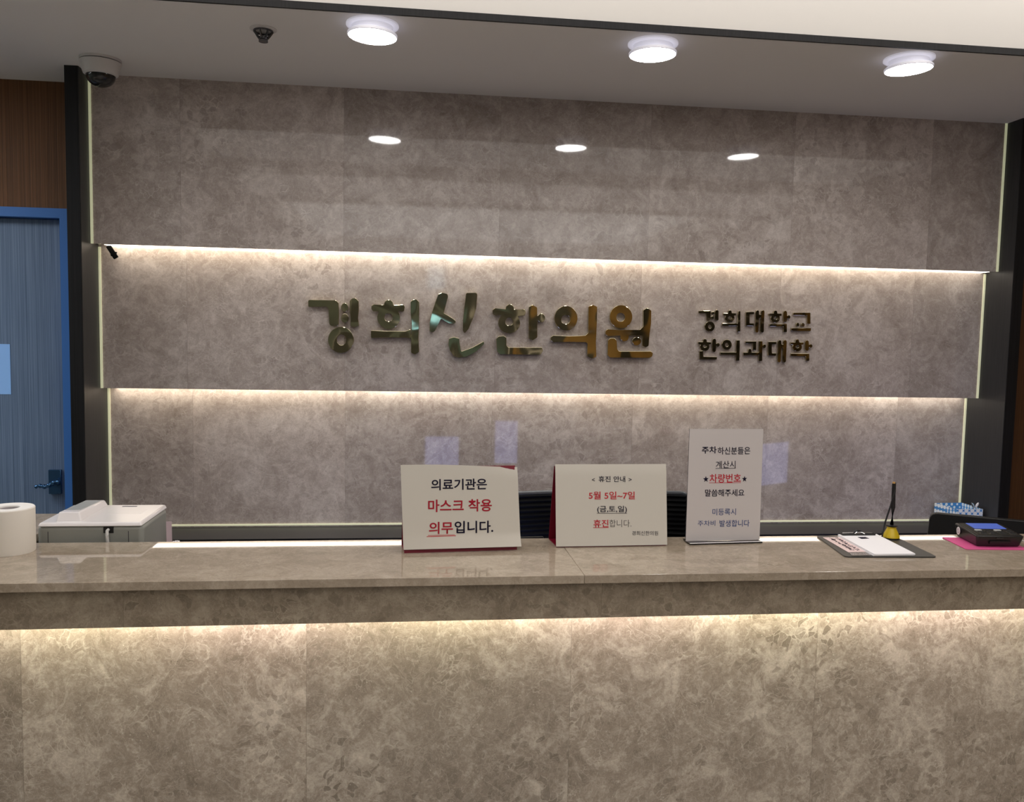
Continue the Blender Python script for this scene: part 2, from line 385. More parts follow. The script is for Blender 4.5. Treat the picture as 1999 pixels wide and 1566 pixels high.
# wood papered walls beside the niche, door opening on the left one
DX0, DX1, DZ = -1.98, -1.147, 1.998
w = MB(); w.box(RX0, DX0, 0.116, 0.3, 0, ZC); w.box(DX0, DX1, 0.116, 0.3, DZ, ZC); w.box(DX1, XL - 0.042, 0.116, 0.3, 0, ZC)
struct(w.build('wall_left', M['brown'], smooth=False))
sbox('wall_right', M['brown_dim'], XR + 0.042, RX1, 0.116, 0.3, 0.90, ZC)
sbox('baseboard_right', M['black'], XR + 0.042, RX1, 0.105, 0.3, 0.0, 0.90)
# dark jambs framing the niche: black face, grey inner side
sbox('trim_1', M['darkwood'], XL - 0.042, XL - 0.002, -0.086, 0.2, 0, ZC)
sbox('trim_2', M['darkwood'], XR + 0.002, XR + 0.042, -0.086, 0.2, 0, ZC)
sbox('trim_3', M['sidepanel'], XL - 0.002, XL, -0.084, 0.2, 0, ZC)
sbox('trim_4', M['sidepanel'], XR, XR + 0.002, -0.084, 0.2, 0, ZC)
# pale edge strips, with a faint glow added
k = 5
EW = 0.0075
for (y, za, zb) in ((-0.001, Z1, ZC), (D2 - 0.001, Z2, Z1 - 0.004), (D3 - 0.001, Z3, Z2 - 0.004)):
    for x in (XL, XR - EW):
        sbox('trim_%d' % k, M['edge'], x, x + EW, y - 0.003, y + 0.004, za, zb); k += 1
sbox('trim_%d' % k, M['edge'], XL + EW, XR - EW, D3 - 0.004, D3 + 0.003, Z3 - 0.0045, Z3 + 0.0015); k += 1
# outer walls of the waiting room, toned for the reflections in the gold
sbox('wall_far_left', M['sage'], RX0 - .1, RX0, RY0, 0.3, 0, 2.7)
sbox('wall_far_right', M['warmwood'], RX1, RX1 + .1, RY0, 0.3, 0, 2.7)
w = MB(); w.box(RX0, 0.2, RY0 - .1, RY0, 0, 2.7); struct(w.build('wall_front_left', M['sage'], smooth=False))
sbox('wall_front_right', M['shade'], 0.2, RX1, RY0 - .1, RY0, 0, 2.7)
sbox('wall_front_right.001', M['warmwood'], 1.85, 2.95, RY0, RY0 + .03, 0, 2.4)  # unseen wood facing added to give the gold letters a warm reflection
sbox('reflection_panel_1', M['shade'], -0.75, 0.05, RY0, RY0 + .04, 0, 1.80)  # this and the next pieces added, unseen, to break up the gold reflections
sbox('trim_40', M['fascia'], -0.80, -0.75, RY0, RY0 + .05, 0, 2.2); sbox('trim_41', M['fascia'], 1.2, 1.32, RY0, RY0 + .05, 0, 2.4)
sbox('trim_42', M['teal'], 0.35, 0.9, RY0, RY0 + .03, 0.0, 1.75)
for i, (x0, x1, z0, z1) in enumerate(((0.22, 0.42, 2.12, 2.40),)):  # unseen cyan panel, taken for an exit sign, added for its reflection
    sbox('cyan_panel_%d' % (i + 1), M['cyan_glow'], x0, x1, RY0, RY0 + 0.01, z0, z1)
# ceiling: flat soffit with a luminous tray in front of the desk
TX0, TX1, TY0 = -0.935, 2.355, -6.2
c = MB()
c.box(RX0, RX1, YSOF, 0.3, ZC, ZC + 0.02); c.box(RX0, TX0, TY0, YSOF, ZC, ZC + 0.02)
c.box(TX1, RX1, TY0, YSOF, ZC, ZC + 0.02); c.box(RX0, RX1, RY0, TY0, ZC, ZC + 0.02)
struct(c.build('ceiling', M['paint'], smooth=False))
TZ = 2.60
c = MB()
c.box(TX0 - .03, TX1 + .03, YSOF, YSOF + .03, ZC + 0.018, TZ); c.box(TX0 - .03, TX1 + .03, TY0 - .03, TY0, ZC + 0.018, TZ)
c.box(TX0 - .03, TX0, TY0, YSOF, ZC + 0.018, TZ); c.box(TX1, TX1 + .03, TY0, YSOF, ZC + 0.018, TZ)
struct(c.build('ceiling.001', M['fascia'], smooth=False), 'cream fascia of the raised ceiling')
sbox('ceiling.002', M['luminous'], TX0, TX1, TY0, YSOF, TZ, TZ + 0.02)
c = MB(); c.box(TX0, TX1, -1.747, -1.345, ZC + .01, TZ); c.box(TX0, TX1, -2.736, -2.515, ZC + .01, TZ)
struct(c.build('ceiling.003', M['paint'], smooth=False), 'beams across the raised ceiling')
TH = 0.018
sbox('trim_%d' % k, M['darkwood'], TX0, TX1, YSOF - 0.006, YSOF + .002, ZC, ZC + TH); k += 1
sbox('trim_%d' % k, M['darkwood'], TX0, TX0 + .006, TY0, YSOF - .006, ZC, ZC + TH); k += 1
sbox('trim_%d' % k, M['darkwood'], TX1 - .006, TX1, TY0, YSOF - .006, ZC, ZC + TH); k += 1

# door in the left wall
dr = bpy.data.objects.new('door_1', None); COL.objects.link(dr); dr.location = (DX0, 0.19, 0); struct(dr, 'slate blue door with a blue frame left of the desk')
fr = MB(); FB = 0.034
fr.box(DX1 - FB, DX1, 0.108, 0.26, 0, DZ); fr.box(DX0, DX0 + FB, 0.108, 0.26, 0, DZ); fr.box(DX0 + FB, DX1 - FB, 0.108, 0.26, DZ - 0.032, DZ)
fr.build('door_frame', M['blue'], dr, smooth=False)
DY = 0.150
lf = MB().box(DX0 + FB, DX1 - FB + .006, DY, DY + 0.04, 0.01, DZ - 0.034).build('door_leaf', M['leaf'], dr, smooth=False)
hp = at(110, 940, 'y', DY)
h = MB().box(hp.x - 0.022, hp.x + 0.020, DY - 0.012, DY, hp.z - 0.043, hp.z + 0.043, bev=0.0015).build('handle_plate', M['blue_tinted_metal'], lf)
hb = MB()
hc = Vector((hp.x + 0.012, DY - 0.012, hp.z - 0.002))
hb.lathe([(0, 0), (0.011, 0), (0.010, 0.02), (0.0, 0.02)], (0, 0, 0), 20, Matrix.Translation(hc + Vector((-0.004, 0, 0))) @ Matrix.Rotation(math.pi / 2, 4, 'X'))
pts = []; rr = []
for i in range(49):
    t = i / 48
    pts.append(hc + Vector((0.014 - 0.082 * t, -0.026 - 0.004 * math.sin(t * math.pi), 0.006 - 0.020 * t + 0.004 * math.sin(t * 9))))
    rr.append((0.0052 + 0.0022 * math.sin(t * math.pi)) * (1 + 0.20 * math.sin(t * 34)) * (1.0 if 0.02 < t < 0.98 else 0.6))
hb.tube(pts, rr, 14); hb.build('door_handle', M['blue_tinted_metal'], lf)
pa = at(19.5, 672, 'y', DY); pb = at(20, 770, 'y', DY)
pn = thing('paper_notice', 'white paper notice tinted for blue light, taped on the slate blue door', 'notice', (pa.x - 0.08, DY - 0.001, pb.z))
MB().box(pa.x - 0.21, pa.x, DY - 0.0012, DY - 0.0002, pb.z, pa.z).build('sheet', M['blue_tinted_paper'], pn, smooth=False)
q = at(-2, 695, 'y', DY); MB().box(q.x - 0.05, q.x + .003, DY - 0.0016, DY - 0.0012, q.z - 0.011, q.z + 0.006).build('printed_mark', M['inkred'], pn, smooth=False)

# ------------------------------------------------------------------ LED strips under the wall steps
def led(name, x0, x1, y0, y1, z, n, m, parent=None):
    t = MB()
    for i in range(n):
        a = x0 + (x1 - x0) * i / n; b2 = x0 + (x1 - x0) * (i + 1) / n
        t.box(a, b2, y0, y1, z - 0.003, z)
    return t.build(name, m, parent, smooth=False)
tag(led('led_strip', XL + 0.035, XR - 0.02, 0.0185, 0.0675, Z1 + 0.0025, 60, M['led_wall']), 'warm LED strip glowing under the top marble tier above the gold letters', 'light strip', 'LED strips of the marble wall')
tag(led('led_strip.001', XL + 0.03, XR - 0.02, 0.0867, 0.135, Z2 + 0.0025, 60, M['led_wall']), 'warm LED strip glowing under the middle marble tier below the gold letters', 'light strip', 'LED strips of the marble wall')
# loose end of the strip hanging at the left
ca = at(212, 474, 'y', 0.045); cb = at(221, 491, 'y', 0.045)
ce = MB(); ce.box(-0.006, 0.006, -0.004, 0.004, -0.036, 0.002, bev=0.001); ce.box(-0.0075, 0.0075, -0.003, 0.003, -0.026, -0.021); ce.box(0.005, 0.010, -0.001, 0.001, -0.0245, -0.0225)
ceo = ce.build('cable_connector', M['gapblack']); ceo.location = (ca.x, 0.045, Z1 - 0.0035); ceo.rotation_euler = (0, -0.55, 0); ceo.scale = (1.3, 1.2, 1.25)
tag(ceo, 'small black cable connector hanging from the left end of the upper light strip', 'connector')

# ------------------------------------------------------------------ reception counter
ctr = thing('reception_counter', 'long polished beige marble reception counter with a lit lower front', 'counter', (0.5, -1.15, 0))
CX0, CX1, SEAM = -2.2, 3.4, 0.3654
ZS = 1.0929; YA = -1.2785; ZA = 1.0105; YP = -1.205
MB().box(CX0, SEAM - 0.0002, YF, YB, ZS, ZT, bev=0.0012).build('countertop', M['marble_top'], ctr)
MB().box(SEAM + 0.0002, CX1, YF, YB, ZS, ZT, bev=0.0012).build('countertop.001', M['marble_top'], ctr)
MB().box(-1.035, -0.862, YB, -0.668, ZS, ZT, bev=0.0012).build('countertop.002', M['marble_top'], ctr)
a = MB(); a.box(CX0, CX1, YA, YA + 0.02, ZA, ZS - 0.0005); a.box(CX0, CX1, YA + .02, YP, ZA + 0.012, ZS - 0.0005); a.build('apron', M['marble_apron'], ctr, smooth=False)
a = MB(); a.box(CX0, CX1, YP, YB - 0.02, 0.0, ZS - 0.0005); a.box(-1.035, -0.88, YB - 0.02, -0.69, 0, ZS - .0005)
a.build('front_panel', M['marble_front'], ctr, smooth=False)
led('led_strip', CX0 + .1, CX1 - .1, YA + 0.0205, YP - 0.0005, ZA + 0.0115, 90, M['led_ctr'], ctr)

# back ledge and inner desk
bl = thing('back_ledge', 'low dark grey ledge cabinet along the foot of the marble wall', 'cabinet', (0.55, 0.05, 0))
MB().box(XL + .005, XR - .005, -0.047, D3 - .001, LEDGE - .003, LEDGE, bev=0.001).build('worktop', M['ledge'], bl)
MB().box(XL + .005, XR - .005, -0.040, D3 - .001, 0.0, LEDGE - .0035).build('body', M['black'], bl, smooth=False)
MB().box(0.0, 1.30, YB + 0.0005, -0.885, 0.80, 0.82, bev=0.002).build('inner_shelf', M['desk'], ctr)
def desk(name, label, xa, xb):
    d = thing(name, label, 'desk', ((xa + xb) / 2, -0.83, 0))
    MB().box(xa, xb, -0.98, -0.70, 0.73, 0.755, bev=0.002).build('desktop', M['desk'], d)
    for xx in (xa + .03, xb - .03):
        for yy in (-0.95, -0.73): MB().box(xx - .015, xx + .015, yy - .015, yy + .015, 0.0, 0.7295).build('leg', M['desk'], d, smooth=False)
desk('work_desk', 'small dark desk carrying the grey printer behind the left of the counter', -0.855, -0.44)
desk('work_desk.001', 'dark desk carrying the black monitor behind the right of the counter', 1.38, 2.15)

# ------------------------------------------------------------------ ceiling fittings
def downlight(px, py, tilt, label, i):
    p = at(px, py, 'z', ZC - 0.032)
    o = thing('downlight', label, 'ceiling light', (p.x, p.y, ZC), 'ceiling downlights over the desk')
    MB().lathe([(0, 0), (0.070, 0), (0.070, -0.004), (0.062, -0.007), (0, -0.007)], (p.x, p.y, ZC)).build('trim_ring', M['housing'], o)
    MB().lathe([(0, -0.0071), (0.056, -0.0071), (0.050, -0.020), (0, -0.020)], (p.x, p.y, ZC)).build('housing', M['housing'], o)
    mt = Matrix.Translation(Vector((p.x, p.y, ZC - 0.0285))) @ Matrix.Rotation(tilt, 4, 'Y')
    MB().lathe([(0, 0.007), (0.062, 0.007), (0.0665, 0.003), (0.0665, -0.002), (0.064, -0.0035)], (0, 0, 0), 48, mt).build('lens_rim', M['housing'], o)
    MB().lathe([(0.064, -0.0035), (0.04, -0.0045), (0, -0.005)], (0, 0, 0), 48, mt).build('lens', M['lens'], o)
downlight(727, 72, math.radians(2), 'lit round ceiling downlight nearest the dome camera, leftmost of three', 0)
downlight(1274, 108, math.radians(-1), 'lit round ceiling downlight in the middle of the row of three', 1)
downlight(1773.5, 136.5, math.radians(-3), 'lit round ceiling downlight at the right end of the row of three', 2)
lp = thing('door_fill_lamp', 'unseen square ceiling lamp added to light the slate blue door', 'ceiling light', (-2.35, -0.75, ZC))  # out of view, added to brighten the door wall
MB().box(-2.66, -2.04, -1.06, -0.44, ZC - 0.03, ZC, bev=0.004).build('frame', M['white'], lp)
MB().box(-2.63, -2.07, -1.03, -0.47, ZC - 0.034, ZC - 0.0305).build('diffuser', M['fill_lens'], lp, smooth=False)
p = at(514, 57, 'z', ZC)
sp = thing('sprinkler', 'small recessed fire sprinkler head in the grey ceiling', 'sprinkler', (p.x, p.y, ZC))
MB().lathe([(0, 0), (0.036, 0), (0.036, -0.0015), (0.028, -0.004), (0.025, -0.004), (0.025, -0.002), (0, -0.002)], (p.x, p.y, ZC)).build('cover_plate', M['camwhite'], sp)
s = MB(); s.lathe([(0.0245, -0.0042), (0.0265, -0.0042), (0.0265, -0.0085), (0.0245, -0.0085), (0.0245, -0.0042)], (p.x, p.y, ZC), 28)
for i in range(7):
    a = i * 2 * math.pi / 7
    s.tube([(p.x + r * math.cos(a), p.y + r * math.sin(a), ZC + z) for r, z in ((0.0255, -0.006), (0.019, -0.016), (0.0125, -0.024))], 0.003, 6)
s.lathe([(0, -0.021), (0.0125, -0.021), (0.0115, -0.027), (0, -0.027)], (p.x, p.y, ZC), 20)
sf = s.build('frame', M['steel_dark'], sp)
MB().lathe([(0, -0.0271), (0.008, -0.0271), (0.0125, -0.029), (0.0125, -0.034), (0, -0.034)], (p.x, p.y, ZC), 20).build('deflector', M['steel_dark'], sf)
p = at(197, 113, 'z', ZC); p = Vector((-0.946, -0.17, ZC))
dc = thing('dome_camera', 'white dome security camera with smoked dome at the ceiling corner', 'camera', (p.x, p.y, ZC))
MB().lathe([(0, 0), (0.060, 0), (0.060, -0.008), (0, -0.008)], p).build('mount_plate', M['camwhite'], dc)
MB().lathe([(0, -0.008), (0.0575, -0.008), (0.0575, -0.0105), (0, -0.0105)], p).build('seam', M['camline'], dc)
MB().lathe([(0, -0.0105), (0.0605, -0.0105), (0.0585, -0.018), (0.050, -0.046), (0.044, -0.050), (0, -0.050)], p).build('housing', M['camwhite'], dc)
MB().lathe([(0.0425 * math.cos(t), -0.049 - 0.036 * math.sin(t)) for t in [i * math.pi / 20 for i in range(10)]] + [(0, -0.085)], p).build('dome', M['dome'], dc)
MB().lathe([(0, -0.052), (0.016, -0.052), (0.014, -0.06), (0, -0.06)], p).build('lens', M['black'], dc)

# ------------------------------------------------------------------ gold lettering
def sdpoly(P, X, Y):
    P = np.array(P, float); n = len(P); d = np.full(X.shape, 1e9); s = np.ones(X.shape)
    for i in range(n):
        a, b2 = P[i], P[i - 1]; e = b2 - a; wx = X - a[0]; wy = Y - a[1]
        t = np.clip((wx * e[0] + wy * e[1]) / (e @ e), 0, 1)
        d = np.minimum(d, (wx - e[0] * t) ** 2 + (wy - e[1] * t) ** 2)
        c1 = Y >= a[1]; c2 = Y < b2[1]; c3 = e[0] * wy > e[1] * wx
        s = np.where((c1 & c2 & c3) | (~c1 & ~c2 & ~c3), -s, s)
    return s * np.sqrt(d)
def sdell(cx, cy, rx, ry, X, Y):
    k0 = np.hypot((X - cx) / rx, (Y - cy) / ry); return (k0 - 1) * min(rx, ry)
def sdcap(x1, y1, x2, y2, r, X, Y):
    e = np.array([x2 - x1, y2 - y1], float)
    t = np.clip(((X - x1) * e[0] + (Y - y1) * e[1]) / max(e @ e, 1e-9), 0, 1)
    return np.hypot(X - x1 - e[0] * t, Y - y1 - e[1] * t) - r
def outline(shapes, holes, step, blur):
    """closed contours of a union of strokes less its holes"""
    xs = []; ys = []
    for s in shapes:
        if s[0] == 'p': xs += [q[0] for q in s[1]]; ys += [q[1] for q in s[1]]
        elif s[0] == 'e': xs += [s[1] - s[3], s[1] + s[3]]; ys += [s[2] - s[4], s[2] + s[4]]
        else: xs += [s[1] - s[5], s[3] + s[5], s[1] + s[5], s[3] - s[5]]; ys += [s[2] - s[5], s[4] + s[5], s[2] + s[5], s[4] - s[5]]
    pad = step * 6
    gx = np.arange(min(xs) - pad, max(xs) + pad, step); gy = np.arange(min(ys) - pad, max(ys) + pad, step)
    X, Y = np.meshgrid(gx, gy, indexing='ij'); D = np.full(X.shape, 1e9)
    fn = {'p': lambda s: sdpoly(s[1], X, Y), 'e': lambda s: sdell(*s[1:], X, Y), 'c': lambda s: sdcap(*s[1:], X, Y)}
    for s in shapes: D = np.minimum(D, fn[s[0]](s))
    for _ in range(blur):
        Pd = np.pad(D, 1, mode='edge')
        D = (Pd[:-2, 1:-1] + Pd[2:, 1:-1] + Pd[1:-1, :-2] + Pd[1:-1, 2:] + 2 * D) / 6
    for h in holes: D = np.maximum(D, -fn['e'](('e', *h)))
    D = np.where(np.abs(D) < 1e-6, 1e-6, D)
    S = D < 0; cross = np.zeros(S.shape, bool)
    cell = S[:-1, :-1].astype(int) + S[1:, :-1] + S[1:, 1:] + S[:-1, 1:]
    seg = {}
    def ip(i, j, i2, j2):
        t = D[i, j] / (D[i, j] - D[i2, j2]); return (gx[i] + (gx[i2] - gx[i]) * t, gy[j] + (gy[j2] - gy[j]) * t)
    nxt = {}
    pos = {}
    for i, j in np.argwhere((cell > 0) & (cell < 4)):
        c = [(i, j), (i + 1, j), (i + 1, j + 1), (i, j + 1)]; es = []
        for k2 in range(4):
            a, b2 = c[k2], c[(k2 + 1) % 4]
            if S[a] != S[b2]:
                key = (min(a, b2), max(a, b2)); pos[key] = ip(*key[0], *key[1]); es.append((key, bool(S[a])))
        outs = [e for e, f in es if f]; ins = [e for e, f in es if not f]
        if len(outs) == 1: nxt[outs[0]] = ins[0]
        else:
            idx = [k2 for k2, e in enumerate(es)]
            for k2 in idx:
                if es[k2][1]: nxt[es[k2][0]] = es[(k2 - 1) % 4][0]
    loops = []
    while nxt:
        k0 = next(iter(nxt)); lp = []; kk = k0
        while kk in nxt: lp.append(pos[kk]); kk = nxt.pop(kk)
        if len(lp) > 8: loops.append(lp)
    return loops
def simp(lp, tol):
    n = len(lp); A = np.array(lp); keep = np.zeros(n, bool); far = int(np.argmax(((A - A[0]) ** 2).sum(1)))
    def rec(i, j):
        if j <= i + 1: return
        a = A[i]; b2 = A[j % n]; e = b2 - a; l = np.hypot(*e) + 1e-9
        Q = A[i + 1:j] - a; d = np.abs(Q[:, 0] * e[1] - Q[:, 1] * e[0]) / l; m2 = int(np.argmax(d))
        if d[m2] > tol: keep[i + 1 + m2] = True; rec(i, i + 1 + m2); rec(i + 1 + m2, j)
    keep[0] = keep[far] = True; rec(0, far); rec(far, n)
    return A[keep]
DG = bpy.context.evaluated_depsgraph_get
def letter(name, label, group, crop, shapes, holes, step, blur, thick, material, gap=0.004):
    """crop = (x0, y0, scale) of the strokes' drawing; each sign is cut from plate and stands off the middle marble tier"""
    yf = D2 - gap - thick
    cu = bpy.data.curves.new('glyph', 'CURVE'); cu.dimensions = '2D'; cu.fill_mode = 'BOTH'
    loops = outline(shapes, holes, step, blur); allp = []
    for lp in loops:
        A = simp(lp, step * 0.12); P3 = [at(crop[0] + x / crop[2], crop[1] + y / crop[2], 'y', yf) for x, y in A]
        allp.append([(q.x, q.z) for q in P3])
    flat = [q for l in allp for q in l]; ox = sum(q[0] for q in flat) / len(flat); oz = sum(q[1] for q in flat) / len(flat)
    for l in allp:
        sp2 = cu.splines.new('POLY'); sp2.points.add(len(l) - 1); sp2.use_cyclic_u = True
        for pt, (x, z) in zip(sp2.points, l): pt.co = (x - ox, z - oz, 0, 1)
    cu.extrude = thick / 2; cu.bevel_depth = 0.0008; cu.bevel_resolution = 1; cu.offset = -0.0008
    t = bpy.data.objects.new('tmp', cu); COL.objects.link(t); bpy.context.view_layer.update()
    me = bpy.data.meshes.new_from_object(t.evaluated_get(DG())); bpy.data.objects.remove(t)
    me.name = name
    me.transform(Matrix.Rotation(math.pi / 2, 4, 'X'))
    me.polygons.foreach_set('use_smooth', [abs(f.normal.y) < 0.95 for f in me.polygons])
    o = link_mesh(name, me, material); o.location = (ox, yf + thick / 2, oz)
    return tag(o, label, 'letter', group)
def cap(x1, y1, x2, y2, r): return ('c', x1, y1, x2, y2, r)
def P(*pts): return ('p', pts)
def E_(cx, cy, rx, ry): return ('e', cx, cy, rx, ry)
CA = (580, 540, 5.2605); CB = (940, 560, 5.5528); CC = (1340, 580, 7.139)
BIG = []
BIG.append((CA, 'leftmost large gold syllable 경, like a hook over a ring', [
    P((113, 250), (122, 238), (300, 242), (398, 243), (426, 268), (430, 400), (428, 490), (413, 508), (348, 506), (331, 488), (322, 335), (305, 310), (115, 312)),
    E_(488, 318, 38, 46), E_(490, 428, 40, 48),
    P((540, 250), (560, 224), (600, 220), (632, 250), (634, 330), (626, 430), (636, 505), (600, 522), (548, 512), (550, 430), (541, 350)), E_(450, 650, 132, 134)], [(456, 650, 48, 55)]))
BIG.append((CA, 'second large gold syllable 희 from the left, with a small ring under a cap', [
    cap(940, 285, 940, 340, 47), P((763, 300), (785, 285), (880, 291), (1000, 293), (1095, 288), (1107, 310), (1098, 358), (1030, 356), (850, 356), (780, 358), (763, 335)),
    E_(940, 422, 117, 117), P((758, 552), (900, 559), (1110, 562), (1165, 540), (1165, 640), (1130, 629), (900, 625), (758, 632)),
    P((1165, 258), (1190, 236), (1228, 234), (1254, 260), (1252, 500), (1246, 640), (1254, 775), (1210, 801), (1170, 782), (1172, 620), (1178, 480), (1166, 380))], [(940, 420, 43, 42)]))
BIG.append((CA, 'tall brush-like large gold syllable 신, third from the left', [
    P((1450, 180), (1490, 165), (1545, 178), (1551, 205), (1510, 360), (1480, 430), (1420, 555), (1390, 576), (1360, 560), (1362, 470), (1385, 370), (1420, 260)),
    P((1490, 365), (1560, 405), (1615, 440), (1634, 465), (1610, 485), (1560, 482), (1510, 455), (1470, 425)),
    P((1735, 168), (1845, 165), (1851, 190), (1840, 320), (1810, 420), (1760, 540), (1720, 583), (1702, 555), (1704, 450), (1717, 320)),
    P((1560, 635), (1610, 620), (1665, 635), (1668, 690), (1685, 770), (1800, 728), (1917, 664), (1922, 690), (1840, 770), (1740, 825), (1660, 835), (1610, 820), (1570, 760), (1553, 700))], []))
BIG.append((CB, 'fourth large gold syllable 한 from the left, dark with a side dot', [
    cap(307, 234, 307, 290, 45), P((120, 248), (145, 231), (260, 242), (350, 244), (465, 243), (481, 270), (470, 310), (420, 318), (200, 311), (135, 312), (120, 290)),
    E_(300, 392, 118, 112), P((512, 218), (550, 196), (603, 220), (605, 550), (555, 580), (512, 560)), E_(648, 338, 42, 49), cap(600, 338, 640, 338, 20),
    P((160, 560), (185, 536), (240, 530), (270, 550), (270, 635), (292, 656), (655, 657), (667, 690), (640, 738), (200, 732), (170, 705))], [(300, 378, 42, 43)]))
BIG.append((CB, 'fifth large gold syllable 의, a dark ring beside a tall bar', [
    E_(915, 340, 125, 134), P((748, 548), (775, 525), (950, 535), (1125, 528), (1158, 495), (1152, 620), (1130, 601), (950, 598), (775, 601), (750, 580)),
    P((1160, 212), (1205, 195), (1254, 215), (1250, 400), (1240, 600), (1245, 760), (1200, 778), (1146, 755), (1146, 650), (1155, 520))], [(912, 355, 48, 50)]))
BIG.append((CB, 'rightmost large gold syllable 원, brightest yellow with two dots', [
    E_(1512, 325, 122, 127), P((1345, 475), (1365, 459), (1500, 468), (1715, 466), (1756, 425), (1756, 545), (1735, 530), (1620, 526), (1500, 530), (1360, 534), (1342, 510)),
    cap(1550, 510, 1550, 548, 45), E_(1682, 590, 48, 46),
    P((1755, 250), (1795, 229), (1840, 255), (1838, 400), (1820, 520), (1812, 640), (1780, 658), (1744, 640), (1750, 520), (1756, 400)),
    P((1370, 578), (1395, 556), (1440, 556), (1465, 580), (1470, 675), (1492, 699), (1835, 698), (1858, 718), (1850, 758), (1815, 771), (1390, 767), (1365, 740))], [(1508, 330, 46, 46)]))
for i, (c, lab, sh, ho) in enumerate(BIG):
    letter('gold_letter' + ('.%03d' % i if i else ''), lab, 'large gold letters on the marble wall', c, sh, ho, 3.5, 5, 0.014, M['gold'])
def hieut(x, y, hy=0): # cap bar ring of the small ㅎ
    return [cap(x, y, x, y + 20, 26), P((x - 93, y + 16), (x + 88, y + 18), (x + 86, y + 52), (x - 91, y + 50)), E_(x - 2, y + 85, 66, 60)]
def hh(x, y): return [(x - 2, y + 86, 24, 17)]
def dae(x, y):
    return [P((x, y), (x + 115, y), (x + 115, y + 35), (x + 50, y + 36), (x + 50, y + 160), (x + 112, y + 160), (x + 110, y + 197), (x, y + 195)),
            cap(x + 160, y, x + 152, y + 268, 23), cap(x + 234, y, x + 224, y + 268, 24), cap(x + 165, y + 62, x + 230, y + 62, 24)]
SM = [
 ('경', 'first of the upper row, over a ring', [P((172, 190), (330, 188), (341, 200), (330, 327), (282, 327), (278, 242), (268, 228), (170, 228)), E_(370, 222, 22, 22), E_(362, 288, 24, 26), cap(424, 202, 424, 308, 24), E_(325, 410, 70, 72)], [(325, 412, 23, 26)]),
 ('희', 'second of the upper row', hieut(605, 207) + [P((497, 365), (705, 365), (705, 403), (497, 403)), P((718, 196), (752, 196), (750, 485), (707, 490), (712, 330))], hh(605, 203)),
 ('대', 'third of the upper row, between two ring-topped ones', dae(830, 206), []),
 ('학', 'fourth of the upper row', hieut(1240, 212) + [cap(1377, 216, 1375, 328, 25), E_(1425, 278, 24, 27), cap(1380, 278, 1420, 278, 11), P((1158, 375), (1400, 375), (1400, 490), (1352, 490), (1352, 412), (1158, 410))], hh(1240, 210)),
 ('교', 'last of the upper row, two dots over a bar', [P((1488, 218), (1728, 218), (1728, 375), (1682, 375), (1682, 258), (1488, 255)), E_(1550, 385, 24, 28), E_(1622, 388, 26, 28), P((1462, 430), (1738, 432), (1732, 475), (1462, 473))], []),
 ('한', 'first of the lower row', hieut(257, 607) + [cap(388, 602, 385, 742, 25), E_(440, 665, 24, 28), cap(390, 665, 436, 665, 11), P((182, 750), (232, 750), (235, 828), (428, 832), (422, 872), (185, 868))], hh(257, 598)),
 ('의', 'second of the lower row, with a dark ring', [E_(563, 664, 68, 73), P((472, 768), (690, 768), (690, 808), (472, 805)), P((697, 600), (745, 600), (738, 885), (690, 890))], [(561, 666, 24, 27)]),
 ('과', 'third of the lower row', [P((822, 615), (975, 615), (970, 745), (925, 742), (928, 650), (822, 648)), cap(882, 742, 882, 775, 24), P((795, 770), (1010, 770), (1010, 810), (795, 812)), P((1010, 612), (1060, 612), (1055, 890), (1008, 895)), E_(1085, 685, 24, 28), cap(1055, 685, 1085, 685, 11)], []),
 ('대', 'fourth of the lower row', dae(1140, 621), []),
 ('학', 'fifth and last of the lower row', hieut(1545, 612) + [cap(1680, 627, 1678, 728, 25), E_(1730, 682, 25, 28), cap(1685, 682, 1726, 682, 11), P((1455, 785), (1712, 788), (1712, 890), (1665, 892), (1662, 828), (1455, 825))], hh(1545, 606)),
]
for i, (ch, lab, sh, ho) in enumerate(SM):
    letter('small_gold_letter' + ('.%03d' % i if i else ''), 'small gold syllable %s on the marble, %s' % (ch, lab), 'small gold letters right of the large ones', CC, sh, ho, 3.6, 3, 0.008, M['gold2'], 0.003)

# ------------------------------------------------------------------ printed writing
def text_mesh(s, bold=0.0):
    cu = bpy.data.curves.new('txt', 'FONT'); cu.body = s; cu.offset = bold; cu.resolution_u = 4
    t = bpy.data.objects.new('txt', cu); COL.objects.link(t); bpy.context.view_layer.update()
    me = bpy.data.meshes.new_from_object(t.evaluated_get(DG())); bpy.data.objects.remove(t)
    return me
class Sheet:
    """a tilted sheet through p0 with in-plane axes u (right) and v (up), n towards the reader"""
    def __init__(s, p0, p1, lean):
        s.p0 = Vector(p0); s.u = (Vector(p1) - s.p0); s.u.normalize()
        hor = s.u.cross(Vector((0, 0, 1))).normalized()          # towards the reader
        s.v = (Vector((0, 0, 1)) * math.cos(lean) - hor * math.sin(lean)).normalized()
        s.u = (s.u - s.v * s.u.dot(s.v)).normalized(); s.n = s.u.cross(s.v).normalized()
    def uv(s, px, py):
        q = atp(px, py, s.p0, s.n) - s.p0; return q.dot(s.u), q.dot(s.v)
    def pt(s, u, v, w=0.0): return s.p0 + s.u * u + s.v * v + s.n * w
